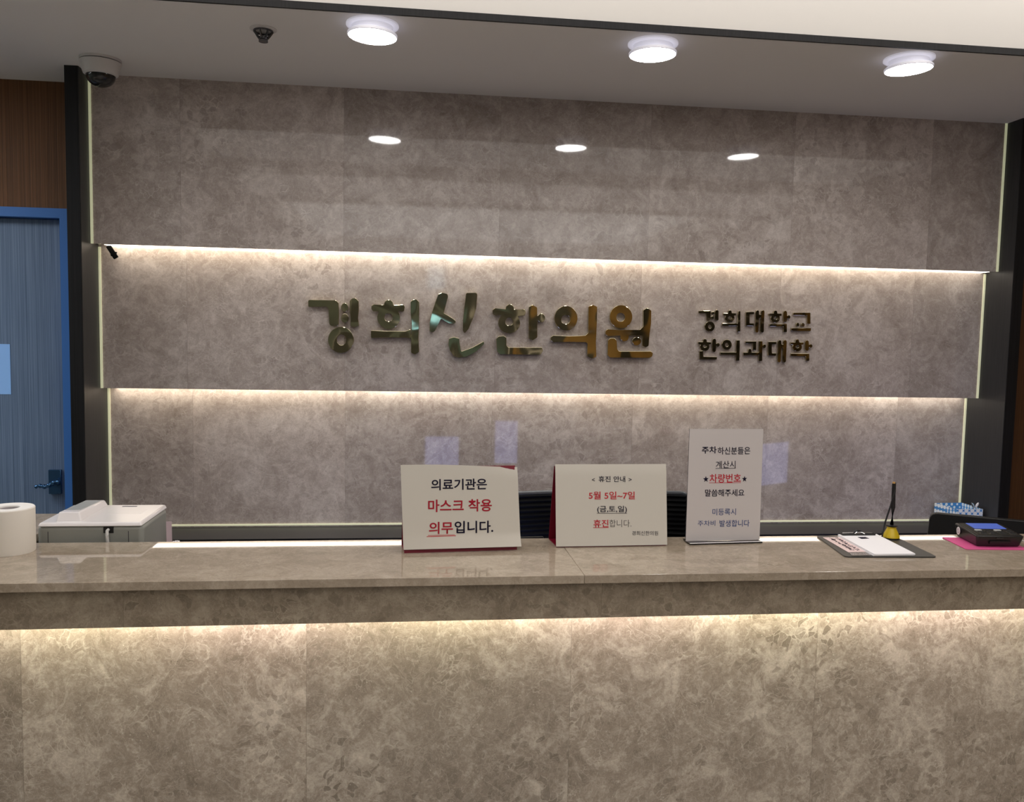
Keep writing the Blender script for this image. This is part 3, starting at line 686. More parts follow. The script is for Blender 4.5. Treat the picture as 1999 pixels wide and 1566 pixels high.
def write(sheet, parent, name, s, crop, x0, x1, y0, y1, material, bold=0.0, slope=0.0, lift=0.0007):
    me = text_mesh(s, bold) if s not in ('_', '*') else None
    f = lambda x, y: sheet.uv(crop[0] + x / crop[2], crop[1] + y / crop[2])
    ym = (y0 + y1) / 2; a = Vector(f(x0, ym + slope / 2)); b2 = Vector(f(x1, ym - slope / 2)); xm = (x0 + x1) / 2
    t = Vector(f(xm, y0)); bt = Vector(f(xm, y1)); wd = (b2 - a).length; ht = (t - bt).length
    e = (b2 - a).normalized(); nrm = Vector((-e.y, e.x))
    if s == '_':
        me = bpy.data.meshes.new(name); me.from_pydata([(0, 0, 0), (1, 0, 0), (1, 1, 0), (0, 1, 0)], [], [(0, 1, 2, 3)])
    elif s == '*':
        pts = [(0.5 + 0.52 * (1 if i % 2 == 0 else 0.40) * math.sin(i * math.pi / 5), 0.47 + 0.52 * (1 if i % 2 == 0 else 0.40) * math.cos(i * math.pi / 5), 0) for i in range(10)]
        me = bpy.data.meshes.new(name); me.from_pydata(pts, [], [tuple(range(9, -1, -1))])
    co = np.array([v.co for v in me.vertices]); mn = co.min(0); mx = co.max(0)
    for v in me.vertices:
        c = a + e * ((v.co.x - mn[0]) / (mx[0] - mn[0]) * wd) + nrm * (((v.co.y - mn[1]) / (mx[1] - mn[1]) - 0.5) * ht)
        v.co = sheet.pt(c.x, c.y, lift)
    me.name = name; me.update()
    return link_mesh(name, me, material, parent, smooth=False)

# --- mask sign
C1 = (760, 890, 7.139)
b0 = at(787.5, 1073.5, 'z', ZT + 0.0085); b1 = at(1016.5, 1066.5, 'z', ZT + 0.0085)
S1 = Sheet(b0, b1, math.radians(9))
tl = S1.uv(782, 908); tr = S1.uv(1010, 912); br = S1.uv(1016.5, 1066.5)
sg = thing('notice_stand', 'mask notice, leftmost white sheet on a dark red tent stand on the counter', 'sign', ((b0.x + b1.x) / 2, (b0.y + b1.y) / 2 + .04, ZT), 'notice stands on the counter')
def sheet1(a, b2):
    lo = Vector((0, 0)).lerp(Vector(br), a); hi = Vector(tl).lerp(Vector(tr), a) + Vector((0, 0.004 * math.sin(a * math.pi) * (1 - a)))
    q = lo.lerp(hi, b2)
    curl = 0.010 * max(0, 0.16 - b2) / 0.16 * (0.35 + a) - 0.006 * max(0, b2 - 0.9) / 0.1 * a ** 3
    return S1.pt(q.x, q.y, curl * 0.6)
MB().grid(24, 24, sheet1, 0.0004).build('paper_sheet', M['paper'], sg)
wv = (Vector(br) - Vector((0, 0))).length; hv = tl[1]
hd = MB()
hd.prism([S1.pt(0.002, -0.0079, -0.004), S1.pt(wv - 0.008, -0.0079, -0.004), S1.pt(wv - 0.010, hv - .004, -0.004), S1.pt(0.001, hv - 0.004, -0.004)], S1.n * -0.0025)
f0 = S1.pt(-0.004, 0, -0.1); 
bk = [S1.pt(-0.004, 0.0, 0), S1.pt(wv - 0.012, 0, 0)]
tops = [S1.pt(-0.003, hv - 0.004, -0.0066), S1.pt(wv - 0.010, hv - 0.004, -0.0066)]
def back_leg(S, x0, x1, ht, spread, z0):
    t0 = S.pt(x0, ht, -0.0066); t1 = S.pt(x1, ht, -0.0066); hor = S.u.cross(Vector((0, 0, 1))).normalized()
    l0 = Vector((t0.x, t0.y, z0)) - hor * spread; l1 = Vector((t1.x, t1.y, z0)) - hor * spread
    return [l0, l1, t1, t0], -hor * 0.0025
pl, dd = back_leg(S1, 0.001, wv - 0.010, hv - 0.004, 0.035, ZT + 0.0005); hd.prism(pl, dd)
hor = S1.u.cross(Vector((0, 0, 1))).normalized()
hd.prism([Vector((q.x, q.y, ZT + 0.0005)) for q in (S1.pt(0.002, -0.007, -0.0045), S1.pt(wv - .009, -0.007, -0.0045))] + [pl[1], pl[0]], Vector((0, 0, 0.0022)))
hd.build('tent_stand', M['red_acrylic'], sg, smooth=False)
write(S1, sg, 'lettering', '의료기관은', C1, 583, 1360, 320, 476, M['ink'], 0.018, 12)
write(S1, sg, 'lettering', '마스크 착용', C1, 540, 1428, 606, 780, M['inkred'], 0.018, 12)
write(S1, sg, 'lettering', '의무', C1, 552, 887, 920, 1088, M['inkred'], 0.018, 6)
write(S1, sg, 'lettering', '입니다.', C1, 910, 1448, 906, 1078, M['ink'], 0.018, 8)
write(S1, sg, 'underline', '_', C1, 538, 912, 1102, 1109, M['inkred2'], 0, 9)
write(S1, sg, 'underline', '_', C1, 520, 928, 1117, 1126, M['inkred2'], 0, 12)
# red card peeping over the top corner
q0 = S1.uv(964, 910); q1 = S1.uv(1005, 912)
MB().prism([S1.pt(q0[0], q0[1] - 0.02, -0.003), S1.pt(q1[0], q1[1] - .02, -0.003), S1.pt(q1[0], q1[1] + 0.001, -0.003), S1.pt(q0[0], q0[1] + 0.0012, -0.003)], S1.n * 0.0008).build('card_edge', M['red_acrylic'], sg, smooth=False)

# --- closing-days sign
C2 = (1060, 890, 7.139)
b0 = at(1085.5, 1067.5, 'z', ZT + 0.0025); b1 = at(1302.5, 1063.8, 'z', ZT + 0.0025)
S2 = Sheet(b0, b1, math.radians(10))
tl = S2.uv(1084, 906.5); tr = S2.uv(1300.5, 906); br = S2.uv(1302.5, 1063.8)
sg = thing('notice_stand.001', 'clinic closing-days notice on white sheet, middle of the three counter signs', 'sign', ((b0.x + b1.x) / 2, (b0.y + b1.y) / 2 + .04, ZT), 'notice stands on the counter')
def sheet2(a, b2):
    q = Vector((0, 0)).lerp(Vector(br), a).lerp(Vector(tl).lerp(Vector(tr), a), b2)
    return S2.pt(q.x, q.y, 0.002 * max(0, b2 - 0.9) / 0.1 * -1)
MB().grid(20, 20, sheet2, 0.0004).build('paper_sheet', M['paper2'], sg)
wv = br[0]; hv = tl[1]
hd = MB()
hd.prism([S2.pt(0.001, -0.002, -0.004), S2.pt(wv - 0.002, -0.002, -0.004), S2.pt(wv - 0.004, hv - .003, -0.004), S2.pt(0.003, hv - 0.003, -0.004)], S2.n * -0.0025)
pl, dd = back_leg(S2, -0.001, wv - 0.006, hv - 0.004, 0.045, ZT + 0.0005); hd.prism(pl, dd)
hd.prism([Vector((q.x, q.y, ZT + 0.0005)) for q in (S2.pt(0.002, 0, -0.0045), S2.pt(wv - .003, 0, -0.0045))] + [pl[1], pl[0]], Vector((0, 0, 0.0015)))
hd.build('tent_stand', M['red_acrylic'], sg, smooth=False)
write(S2, sg, 'lettering', '<', C2, 682, 722, 312, 355, M['ink'], 0.005)
write(S2, sg, 'lettering', '휴진 안내', C2, 775, 1145, 283, 366, M['ink'], 0.009)
write(S2, sg, 'lettering', '>', C2, 1192, 1235, 310, 353, M['ink'], 0.005)
write(S2, sg, 'lettering', '5월 5일~7일', C2, 637, 1279, 498, 606, M['inkred2'], 0.013)
write(S2, sg, 'lettering', '(금,토,일)', C2, 755, 1168, 696, 800, M['ink'], 0.011)
write(S2, sg, 'underline', '_', C2, 750, 1170, 797, 803, M['ink'])
write(S2, sg, 'lettering', '휴진', C2, 703, 912, 890, 996, M['inkred2'], 0.013)
write(S2, sg, 'underline', '_', C2, 698, 914, 997, 1004, M['inkred2'])
write(S2, sg, 'lettering', '합니다.', C2, 925, 1230, 890, 994, M['inkgrey'], -0.006)
write(S2, sg, 'lettering', '경희신한의원', C2, 1240, 1602, 1048, 1108, M['ink'], 0.0)

# --- parking sign in an acrylic holder
C3 = (1310, 820, 5.8)
b0 = at(1338.5, 1056.5, 'z', ZT + 0.004); b1 = at(1482.5, 1053.8, 'z', ZT + 0.004)
S3 = Sheet(b0, b1, math.radians(3))
tl = S3.uv(1346.5, 837.5); tr = S3.uv(1490, 837.5); br = S3.uv(1482.5, 1053.8)
sg = thing('sign_holder', 'tall parking notice in a clear upright holder, right of the tent signs', 'sign', ((b0.x + b1.x) / 2, b0.y, ZT))
def quad(S, dz, w, grow=0.0):
    return [S.pt(-grow, 0, w), S.pt(br[0] + grow, br[1], w), S.pt(tr[0] + grow, tr[1] + dz, w), S.pt(tl[0] - grow, tl[1] + dz, w)]
MB().prism(quad(S3, 0, 0.0), S3.n * 0.0004).build('paper_sheet', M['paper3'], sg, smooth=False)
MB().prism(quad(S3, 0.0012, -0.0025, 0.0004), S3.n * 0.0024).build('acrylic_panel', M['clear'], sg, smooth=False)
bp = [at(x, y, 'z', ZT + 0.0005) for x, y in ((1346.5, 1064.2), (1488.3, 1060), (1488.0, 1055), (1333.5, 1054.5))]
bp[2] = bp[1] + (S3.n * -0.035); bp[3] = Vector((bp[3].x, bp[3].y, bp[3].z))
MB().prism(bp, (0, 0, 0.0034)).build('base_plate', M['smoke'], sg, smooth=False)
MB().tube([bp[3] + Vector((0, -.0003, .0037)), bp[0] + Vector((0, -.0003, .0037)), bp[1] + Vector((0, -.0003, .0037))], 0.0007, 6).build('base_edge', M['chrome'], sg)
for s, x0, x1, y0, y1, m, bd in (('주차', 347, 515, 300, 380, 'ink', .018), ('하신분들은', 527, 895, 306, 390, 'ink', .011), ('계산시', 505, 728, 463, 545, 'ink', .005),
        ('_', 502, 730, 545, 550, 'ink', 0), ('*', 360, 426, 634, 702, 'ink', 0), ('*', 800, 860, 632, 698, 'ink', 0), ('차량번호', 434, 790, 611, 710, 'inkred2', .014),
        ('_', 430, 790, 708, 713, 'inkred2', 0), ('말씀해주세요', 383, 828, 785, 865, 'ink', .012), ('미등록시', 467, 733, 1003, 1078, 'inkblue', .006),
        ('주차비', 300, 500, 1138, 1200, 'inkblue', .004), ('발생합니다', 547, 887, 1131, 1208, 'inkblue', .008)):
    write(S3, sg, {'_': 'underline', '*': 'star'}.get(s, 'lettering'), s, C3, x0, x1, y0, y1, M[m], bd, 3, 0.0009)

# ------------------------------------------------------------------ left end of the counter
rc = at(18, 1075, 'z', ZT); RR = 0.0505
rc = Vector((at(67, 1060, 'y', -1.06).x - RR, -1.06, ZT))
tr_ = thing('toilet_roll', 'white toilet paper roll standing at the left end of the counter', 'paper roll', rc)
hz = at(18, 990, 'y', -1.06).z - ZT
b2 = MB(); b2.lathe([(0.021, 0.0), (RR - 0.001, 0.0), (RR, 0.002), (RR, hz - 0.002), (RR - 0.0015, hz)], rc, 64); b2.build('paper_wrap', M['tissue'], tr_)
MB().lathe([(RR - 0.0015, hz), (0.022, hz - 0.0005), (0.021, hz - 0.002), (0.021, 0.001)], rc, 64).build('paper_top', M['tissuetop'], tr_)
MB().lathe([(0.0205, 0.001), (0.0205, hz - 0.004), (0.0195, hz - 0.004), (0.0195, 0.001)], rc, 32).build('cardboard_core', M['core'], tr_)

# printer behind the counter
x0 = at(72, 1040, 'y', -0.965).x; x1 = at(279, 1040, 'y', -0.965).x
y0, y1 = -0.965, -0.765; zt = at(150, 1020.5, 'y', y0).z; zb = zt - 0.0065
pr = thing('desktop_printer', 'grey desktop printer with a glossy light lid behind the counter', 'printer', ((x0 + x1) / 2, -0.85, 0.755))
t = MB(); t.box(x0, x1, y0, y1, 0.757, zb - 0.001, bev=0.010, seg=4); t.build('body', M['pr_body'], pr)
for xx in (x0 + 0.024, x1 - 0.032):
    MB().box(xx - .0006, xx + .0006, y0 - 0.0006, y0 + .002, 0.80, zb - 0.014).build('panel_seam', M['camline'], pr, smooth=False)
t = MB(); t.hexa([(x0 + 0.002, y0 - 0.004, zb - 0.002), (x1 - .001, y0 - 0.004, zb - .002), (x1 + 0.001, y1, zb - .002), (x0 + .002, y1, zb - .002)],
                 [(x0 + 0.006, y0 + 0.001, zt), (x1 - 0.005, y0 + 0.001, zt), (x1 - 0.004, y1, zt + .001), (x0 + 0.006, y1, zt + .001)], bev=0.003, seg=3)
ld = t.build('lid', M['pr_lid'], pr)
MB().box(x0 + 0.118, x1 - 0.03, y0 + 0.09, y0 + 0.15, zt - 0.001, zt + 0.0008, bev=0.0006).build('lid_inset', M['pr_lid'], ld)
MB().box(x0 + 0.13, x0 + 0.165, y1 - 0.024, y1 - 0.018, zt, zt + 0.0014).build('lid_vent', M['camline'], ld, smooth=False)
hx0, hx1 = x0 + 0.036, x0 + 0.086
t = MB(); t.hexa([(hx0, y0 + 0.012, zt - .001), (hx1 + .006, y0 + 0.012, zt - .001), (hx1 + .006, y1 - .005, zt - .001), (hx0, y1 - .005, zt - .001)],
                 [(hx0 + .003, y0 + 0.024, zt + 0.020), (hx1 - .002, y0 + 0.024, zt + 0.020), (hx1 - .002, y1 - 0.008, zt + 0.015), (hx0 + .003, y1 - 0.008, zt + 0.015)], bev=0.003, seg=3)
hmp = t.build('control_hump', M['pr_lid'], pr)
MB().hexa([(hx0 + .007, y0 + 0.05, zt + 0.0185), (hx1 - .008, y0 + 0.05, zt + 0.0185), (hx1 - .008, y1 - .02, zt + .0145), (hx0 + .007, y1 - .02, zt + .0145)],
          [(hx0 + .007, y0 + 0.05, zt + 0.0197), (hx1 - .008, y0 + 0.05, zt + 0.0197), (hx1 - .008, y1 - .02, zt + .0166), (hx0 + .007, y1 - .02, zt + .0166)]).build('display_strip', M['pr_panel'], hmp, smooth=False)
cx = at(212, 1034, 'y', y0).x; cz = at(212, 1034, 'y', y0).z
MB().box(cx - 0.011, cx + 0.011, y0 - 0.0015, y0 + .003, cz - 0.008, cz + 0.006).build('cable_socket', M['black'], pr, smooth=False)
MB().tube([(cx, y0 - 0.002, cz), (cx, y0 - 0.010, cz - 0.001), (cx + .001, y0 - 0.0135, cz - 0.010), (cx + .003, y0 - 0.0135, cz - 0.04), (cx + .004, y0 - 0.0125, cz - 0.13), (cx + .004, y0 - 0.006, cz - 0.30)], 0.0036, 10).build('cable', M['cable'], pr)
# slip of paper and crumple beside the printer
p = at(331, 1040, 'y', -0.80)
sl = MB(); za = at(331, 1018, 'y', -0.80).z
sl.grid(3, 10, lambda a, b2: Vector((p.x - 0.0065 + 0.0135 * a + 0.001 * math.sin(b2 * 5), -0.80 + 0.003 * math.sin(b2 * 4), 0.755 + (za - 0.755) * b2)), 0.0005)
tag(sl.build('paper_slip', M['lilac']), 'pink paper slip standing upright against the right side of the printer', 'paper')
p = at(348, 1057, 'y', -0.88)
cr = MB(); cr.sphere((p.x, -0.90, p.z - 0.003), 0.011, (1, 0.7, 0.75))
for v in cr.bm.verts: v.co += Vector((random.uniform(-1, 1), random.uniform(-1, 1), random.uniform(-1, 1))) * 0.0028
pb_ = thing('pen_tray', 'low dark box holding a crumpled tissue behind the counter', 'box', (p.x, -0.90, 0.755))
MB().box(p.x - 0.03, p.x + 0.03, -0.93, -0.87, 0.7555, p.z - 0.010, bev=0.002).build('box_body', M['black'], pb_)
tag(cr.build('crumpled_tissue', M['bond']), 'tiny crumpled white tissue showing over the counter edge right of the printer', 'tissue')

# ------------------------------------------------------------------ clipboard, papers, pen stand
cbp = [at(x, y, 'z', ZT + 0.003) for x, y in ((1593, 1045.5), (1650, 1086.5), (1830, 1087), (1752, 1049.5))]
cb = thing('clipboard', 'black clipboard lying on the counter under the blank papers', 'clipboard', (1.12, -1.1, ZT))
def rounded(ps, r, n=5):
    out = []
    for i, q in enumerate(ps):
        a = ps[i - 1]; c = ps[(i + 1) % len(ps)]; d1 = (a - q).normalized() * r; d2 = (c - q).normalized() * r
        for k2 in range(n + 1):
            t2 = k2 / n; out.append((q + d1) * (1 - t2) ** 2 + q * 2 * t2 * (1 - t2) + (q + d2) * t2 ** 2)
    return out
MB().prism(rounded(cbp, 0.012), (0, 0, -0.0026)).build('board', M['board'], cb, smooth=False)
st = [at(x, y, 'z', ZT + 0.008) for x, y in ((1636, 1043.5), (1707, 1082), (1787, 1081), (1712, 1043))]
ps = thing('paper_stack', 'stack of blank white sheets held under the clip on the black clipboard', 'paper', (1.11, -1.12, ZT + .003))
for i in range(4):
    off = Vector((random.uniform(-.0015, .0015), random.uniform(-.001, .001), 0)) + Vector((-0.0016 * (3 - i) * .6, 0, 0))
    z = ZT + 0.0032 + i * 0.0013
    MB().prism([Vector((q.x, q.y, z)) + off for q in st], (0, 0, 0.0011)).build('sheet', M['bond'], ps, smooth=False)
sq = [at(x, y, 'z', ZT + 0.0083) for x, y in ((1674, 1049), (1682, 1052.3), (1697, 1051.6), (1689, 1048.6))]
MB().prism(sq, (0, 0, 0.0004)).build('printed_block', M['ink'], ps, smooth=False)
nt_ = [at(x, y, 'z', ZT + 0.0034) for x, y in ((1606, 1049.5), (1656, 1078.5), (1694, 1077.5), (1643, 1049.2))]
no = thing('pink_note', 'pink handwritten note under clear film along the left of the clipboard', 'note', (1.05, -1.08, ZT + .003))
MB().prism(nt_, (0, 0, 0.0004)).build('note_sheet', M['pinkpaper'], no, smooth=False)
a = MB(); 
def np_(s, t): return nt_[0].lerp(nt_[3], s).lerp(nt_[1].lerp(nt_[2], s), t) + Vector((0, 0, 0.0008))
for row in (0.36, 0.66):
    t2 = 0.06
    while t2 < 0.9:
        w2 = random.uniform(0.03, 0.06)
        pts = [np_(row + random.uniform(-.13, .13), t2 + w2 * k2 / 3) for k2 in range(4)]
        a.tube(pts, 0.00042, 5); t2 += w2 + random.uniform(0.01, 0.02)
a.build('handwriting', M['ink'], no)
cf = [at(x, y, 'z', ZT + 0.0034) for x, y in ((1658, 1080), (1663, 1085.5), (1700, 1085), (1695, 1079))]
MB().prism(cf, (0, 0, 0.0012)).build('film_edge', M['chrome'], no, smooth=False)
# clip on the far edge of the papers
ka = at(1643, 1044, 'z', ZT + 0.0095); kb = at(1707, 1043.5, 'z', ZT + 0.0095); ku = (kb - ka).normalized(); kn = Vector((-ku.y, ku.x, 0))
def kp(s, d, z): return ka.lerp(kb, s) + kn * d + Vector((0, 0, z))
t = MB(); t.prism([kp(0, -0.006, -0.001), kp(1, -0.006, -0.001), kp(1, 0.008, -0.001), kp(0, 0.008, -0.001)], (0, 0, 0.0035), 0.0008)
t.build('clip_bar', M['black'], cb)
t = MB(); t.tube([kp(0.02, 0.002, 0.0035), kp(0.36, 0.002, 0.0042)], 0.0022, 8); t.tube([kp(0.66, 0.002, 0.0042), kp(0.98, 0.002, 0.0035)], 0.0022, 8)
t.tube([kp(0.36, -0.006, 0.003), kp(0.42, -0.004, 0.006), kp(0.52, -0.003, 0.007), kp(0.60, -0.004, 0.006), kp(0.66, -0.006, 0.003)], 0.0012, 8)
t.build('clip_spring', M['chrome'], cb)
MB().tube([kp(0.34, 0.004, 0.003), kp(0.42, 0.003, 0.0075), kp(0.5, 0.003, 0.009), kp(0.58, 0.003, 0.0075), kp(0.66, 0.004, 0.003)], 0.0022, 8).build('clip_lever', M['black'], cb)
# pen on a yellow cone
pc = at(1739.5, 1053, 'z', ZT + 0.0034); pc.y += 0.012; pc = Vector((at(1739.5, 1050, 'y', pc.y).x, pc.y, ZT + 0.0004))
pn = thing('desk_pen_stand', 'yellow cone pen stand with a tethered black pen beside the clipboard', 'pen stand', pc)
k3 = 0.0195
MB().lathe([(0, 0), (k3, 0), (k3, 0.005), (k3 * .9, 0.0058), (0, 0.0058)], pc, 32).build('base', M['black'], pn)
MB().lathe([(0, 0.0059), (k3 * 1.02, 0.0059), (k3 * 1.0, 0.009), (0.0105, 0.029), (0.0122, 0.0325), (0, 0.0325)], pc, 32).build('cone', M['cork'], pn)
MB().lathe([(0, 0.0326), (0.0125, 0.0326), (0.0145, 0.036), (0.011, 0.0375), (0, 0.0375)], pc, 32).build('collar', M['black'], pn)
ptop = at(1745, 944, 'y', pc.y)
MB().tube([pc + Vector((0, 0, 0.0376)), pc.lerp(ptop, 0.5) + Vector((0.001, 0, 0.01)), ptop], [0.0046, 0.0050, 0.0042], 12).build('pen', M['black'], pn)
MB().tube([ptop, ptop + Vector((0.0003, 0, 0.004))], [0.0038, 0.0030], 12).build('pen_tip', M['tan'], pn)
ce = at(1722, 1046, 'y', pc.y - 0.004)
MB().tube([ptop + Vector((0.0036, 0, 0.002)), ptop + Vector((0.0015, -0.004, -0.020)), ptop.lerp(ce, 0.45) + Vector((0.001, -.005, 0)), ptop.lerp(ce, 0.75), ce + Vector((0, -.002, .01)), Vector((ce.x, ce.y, ZT + 0.0025))], 0.0022, 8).build('cord', M['black'], pn)

# ------------------------------------------------------------------ card terminal on its mat
mp4 = [at(x, y, 'z', ZT + 0.0015) for x, y in ((1838, 1049), (1886, 1072.3), (2010, 1073.5))]; mp4.append(mp4[2] + (mp4[0] - mp4[1]))
m_ = thing('rubber_mat', 'magenta mat under the card terminal at the right end of the counter', 'mat', (1.42, -1.07, ZT))
MB().prism(rounded(mp4, 0.006), (0, 0, -0.0012)).build('sheet', M['pinkmat'], m_, smooth=False)
ZM = ZT + 0.002
fl = at(1906, 1067.5, 'z', ZM); fr_ = at(1993, 1068.5, 'z', ZM); bl_ = at(1864, 1045.5, 'z', ZM)
tu = fr_ - fl; tv = bl_ - fl; tw = tu.length
tm = thing('card_terminal', 'black card payment terminal with lit blue screen on the magenta mat', 'card terminal', (fl + tu * .5 + tv * .5))
def tp(u, v, z): return fl + tu * u + tv * v + Vector((0, 0, z))
h0, h1 = 0.0275, 0.0325
MB().hexa([tp(0.02, 0.03, 0), tp(0.98, 0.03, 0), tp(0.98, 0.97, 0), tp(0.02, 0.97, 0)], [tp(-0.02, -0.02, h0), tp(1.06, -0.02, h0), tp(1.06, 1.02, h1), tp(-0.02, 1.02, h1)], bev=0.004, seg=3).build('case', M['card_black'], tm)
def tpz(u, v, e=0.0): return tp(u, v, h0 + (h1 - h0) * v + e)
fp_ = MB().hexa([tpz(0.04, 0.04, -.001), tpz(1.0, 0.04, -.001), tpz(1.0, 0.96, -.001), tpz(0.04, 0.96, -.001)], [tpz(0.05, 0.05, .0012), tpz(0.99, 0.05, .0012), tpz(0.99, 0.95, .0012), tpz(0.05, 0.95, .0012)]).build('face_plate', M['card_top'], tm, smooth=False)
MB().hexa([tpz(0.20, 0.50, .001), tpz(0.93, 0.50, .001), tpz(0.93, 0.93, .001), tpz(0.20, 0.93, .001)], [tpz(0.20, 0.50, .002), tpz(0.93, 0.50, .002), tpz(0.93, 0.93, .002), tpz(0.20, 0.93, .002)]).build('screen', M['screen'], tm, smooth=False)
for r3 in range(3):
    for c3 in range(4):
        u = 0.14 + c3 * 0.22; v = 0.10 + r3 * 0.12
        MB().hexa([tpz(u, v, .001), tpz(u + .15, v, .001), tpz(u + .15, v + .08, .001), tpz(u, v + .08, .001)], [tpz(u + .01, v + .01, .003), tpz(u + .14, v + .01, .003), tpz(u + .14, v + .07, .003), tpz(u + .01, v + .07, .003)]).build('key', M['black'] if (r3, c3) not in ((2, 0), (2, 2)) else M['pr_panel'], fp_, smooth=False)
MB().hexa([tp(0.28, -0.022, 0.008), tp(0.75, -0.022, 0.008), tp(0.75, 0.03, 0.008), tp(0.28, 0.03, 0.008)], [tp(0.28, -0.030, 0.015), tp(0.75, -0.030, 0.015), tp(0.75, 0.03, 0.015), tp(0.28, 0.03, 0.015)]).build('card_slot', M['black'], tm, smooth=False)
MB().hexa([tp(0.42, -0.036, 0.0215), tp(0.58, -0.036, 0.0215), tp(0.58, 0.0, 0.0215), tp(0.42, 0, 0.0215)], [tp(0.42, -0.036, 0.0235), tp(0.58, -0.036, 0.0235), tp(0.58, 0.0, 0.0235), tp(0.42, 0, 0.0235)]).build('badge', M['steel_dark'], tm, smooth=False)
sn = tv.cross(Vector((0, 0, 1))).normalized(); sn = sn if sn.dot(tu) < 0 else -sn
smt = Matrix.Translation(tp(-0.022, 0.80, 0.0175)) @ sn.to_track_quat('Z', 'Y').to_matrix().to_4x4()
stk = MB().lathe([(0, 0), (0.0098, 0), (0.0098, 0.0006), (0, 0.0006)], (0, 0, 0), 32, smt).build('round_sticker', M['sticker'], tm)
MB().lathe([(0.0040, 0.0006), (0.0055, 0.0006), (0.0055, 0.001), (0.0040, 0.001), (0.0040, 0.0006)], (0, 0, 0), 32, smt).build('sticker_ring', M['stickergrey'], stk)
t = MB(); q = at(1999, 1041.5, 'y', tp(1.05, .25, 0).y); t.tube([tp(1.05, 0.25, 0.012), tp(1.14, 0.22, 0.010), tp(1.4, 0.2, 0.0035)], 0.002, 8); t.build('cable', M['cable'], tm)

# monitor seen from behind, right of the desk
A0 = at(1816, 1001, 'z', 1.098); B0 = at(1999, 1019, 'z', 1.096); du = (B0 - A0); du.z = 0; du.normalize(); B0 = A0 + du * 0.46
mn = thing('computer_monitor', 'black back of a low monitor behind the counter in front of the blue tissue tray', 'monitor', (A0 + du * .23) * 1.0)
mn.location.z = 0.755
nrm = Vector((-du.y, du.x, 0))
A1 = A0 - du * 0.012
poly = rounded([Vector((A1.x, A1.y, 0.86)), Vector((B0.x, B0.y, 0.86)), Vector((B0.x, B0.y, 1.098)), Vector((A0.x, A0.y, 1.098))], 0.022)
MB().prism(poly, nrm * 0.022, 0.002).build('screen_case', M['black'], mn)
MB().prism([q + nrm * 0.0222 for q in (Vector((A1.x, A1.y, 0.875)) + du * .02, Vector((B0.x, B0.y, 0.875)) - du * .02, Vector((B0.x, B0.y, 1.085)) - du * .02, Vector((A0.x, A0.y, 1.085)) + du * .02)], nrm * 0.0006).build('screen', M['desk_screen'], mn, smooth=False)
def desk_screen(name, label, x0, x1, y, z1):
    o = thing(name, label, 'monitor', ((x0 + x1) / 2, y, 0.82))
    MB().box(x0, x1, y - 0.012, y, 0.87, z1, bev=0.003).build('screen_case', M['black'], o)
    MB().box(x0 + .006, x1 - .006, y + 0.0002, y + 0.001, 0.876, z1 - .008).build('screen', M['desk_screen'], o, smooth=False)
    xm_ = (x0 + x1) / 2; MB().box(xm_ - .02, xm_ + .02, y - .011, y - .003, 0.824, 0.872).build('stand_neck', M['black'], o, smooth=False)
    MB().box(xm_ - .055, xm_ + .055, y - 0.045, y + 0.03, 0.8205, 0.826, bev=.002).build('stand_base', M['black'], o)
desk_screen('desk_display', 'small desk screen hidden behind the mask notice, mirrored bluish in the marble', 0.083, 0.34, -0.925, 1.102)
tb_ = thing('added_tablet', 'unseen lit tablet added behind the office chair, mirrored bluish in the marble', 'tablet', (0.47, -0.77, 0.985))  # made up to give a bluish patch in the marble
MB().box(0.414, 0.530, -0.777, -0.768, 0.98, 1.196, bev=0.002).build('case', M['black'], tb_)
MB().box(0.418, 0.526, -0.7678, -0.767, 0.986, 1.190).build('screen', M['desk_screen'], tb_, smooth=False)
mid = A0 + du * 0.23
MB().prism([mid + du * s - Vector((0, 0, 1.098 - z)) + nrm * .0 - nrm * 0.012 for s, z in ((-.03, .7585), (.03, .7585), (.03, 1.0), (-.03, 1.0))], nrm * 0.012).build('stand_neck', M['black'], mn, smooth=False)
MB().lathe([(0, 0), (0.085, 0), (0.08, 0.008), (0, 0.01)], (mid.x, mid.y, 0.756)).build('stand_base', M['black'], mn)

# tissue tray on the back ledge
ztb = 0.972
tb = [at(x, y, 'z', ztb) for x, y in ((1824.5, 982), (1868.6, 994.3), (1919, 994.3), (1877.6, 981.4))]
ct = sum(tb, Vector()) / 4
tt = thing('tissue_tray', 'open paper tray with a blue and white scale pattern on the back ledge', 'tray', (ct.x, ct.y, LEDGE))
t = MB()
for i in range(4):
    a, b2 = tb[i], tb[(i + 1) % 4]; inn = lambda q: q.lerp(ct, 0.035)
    t.hexa([Vector((q.x, q.y, LEDGE + .0005)) for q in (a, b2, inn(b2), inn(a))], [a, b2, inn(b2), inn(a)])
t.build('walls', M['scale'], tt, smooth=False)
MB().prism([Vector((q.x, q.y, LEDGE + 0.0005)).lerp(Vector((ct.x, ct.y, LEDGE + .0005)), 0.04) for q in tb], (0, 0, 0.040)).build('tissue_fill', M['scale_in'], tt, smooth=False)
p = at(1903, 990, 'y', tb[2].y + 0.015); pz = ztb
cl = thing('hair_clip', 'clear rabbit-ear clip standing on the edge of the blue tray', 'clip', (p.x, p.y, pz))
MB().box(p.x - .006, p.x + .006, p.y - .003, p.y + .003, pz - 0.004, pz + 0.004, bev=.001).build('clip_foot', M['clear'], cl)
for sgn in (-1, 1):
    MB().sphere((p.x + sgn * 0.009, p.y, pz + 0.0135), 0.0095, (0.5, 0.35, 1.15), Matrix.Rotation(sgn * 0.55, 4, 'Y')).build('ear', M['clear'] if sgn < 0 else M['white'], cl)

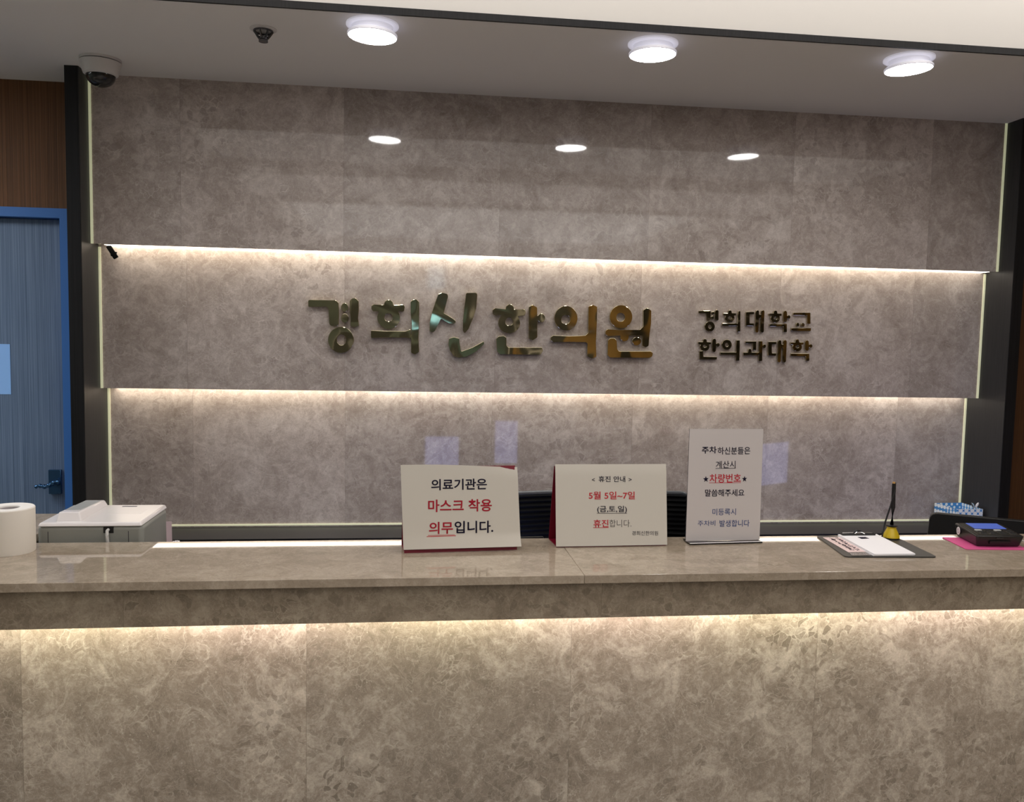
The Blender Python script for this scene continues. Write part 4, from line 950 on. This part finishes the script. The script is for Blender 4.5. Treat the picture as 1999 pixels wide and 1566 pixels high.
# ------------------------------------------------------------------ office chair
CY = -0.80
xa = at(985, 958, 'y', CY).x; xb = at(1338, 958, 'y', CY).x; zt = at(1170, 957, 'y', CY).z
ch = thing('office_chair', 'black office chair with a ribbed wide back behind the counter', 'chair', ((xa + xb) / 2, CY + 0.22, 0))
xm = (xa + xb) / 2; hw = (xb - xa) / 2
def backf(a, b2, d=0.0):
    x = (a - .5) * 2 * (hw - .008); return Vector((xm + x, CY - 0.030 * (x / hw) ** 2 + d, zt - 0.60 + 0.592 * b2))
t = MB(); t.grid(24, 180, lambda a, b2: backf(a, b2, -0.004 + 0.0028 * math.sin(b2 * 2 * math.pi * 46)), 0.012); t.build('backrest', M['blackmesh'], ch)
ro = rounded([Vector((xm - hw, 0, zt - .60)), Vector((xm + hw, 0, zt - .60)), Vector((xm + hw, 0, zt)), Vector((xm - hw, 0, zt))], 0.022, 6)
pts = []
for i in range(len(ro)):
    a, b2 = ro[i], ro[(i + 1) % len(ro)]; n2 = max(1, int((b2 - a).length / 0.03))
    for k2 in range(n2):
        q = a.lerp(b2, k2 / n2); pts.append(Vector((q.x, CY + .003 - 0.030 * ((q.x - xm) / hw) ** 2, q.z - .006)))
pts.append(pts[0]); t = MB(); t.tube(pts, 0.0075, 10); t.build('back_frame', M['chairframe'], ch)
t = MB(); t.box(xm - .24, xm + .24, CY + 0.02, CY + 0.46, 0.43, 0.50, bev=0.03, seg=4); t.build('seat', M['blackmesh'], ch)
t = MB(); t.box(xm - .03, xm + .03, CY + .012, CY + .03, 0.42, 0.75, bev=.006); t.box(xm - .03, xm + .03, CY + .012, CY + .22, 0.395, 0.425, bev=.006); t.build('back_bracket', M['black'], ch)
t = MB(); t.tube([(xm, CY + 0.22, 0.10), (xm, CY + 0.22, 0.43)], 0.025, 16); t.build('gas_column', M['chrome'], ch)
for i in range(5):
    a = i * 2 * math.pi / 5 + .3; d = Vector((math.cos(a), math.sin(a), 0)); c0 = Vector((xm, CY + 0.22, 0.10))
    lg = MB().tube([c0 + d * 0.02, c0 + d * 0.14 + Vector((0, 0, -.01)), c0 + d * 0.225 + Vector((0, 0, -.035))], [0.022, 0.018, 0.014], 10).build('leg', M['black'], ch)
    MB().lathe([(0, -.02), (.025, -.02), (.027, -.012), (.027, .012), (.025, .02), (0, .02)], c0 + d * 0.225 + Vector((0, 0, -0.072)), 20, Matrix.Rotation(a, 4, 'Z') @ Matrix.Rotation(math.pi / 2, 4, 'X')).build('caster', M['black'], lg)
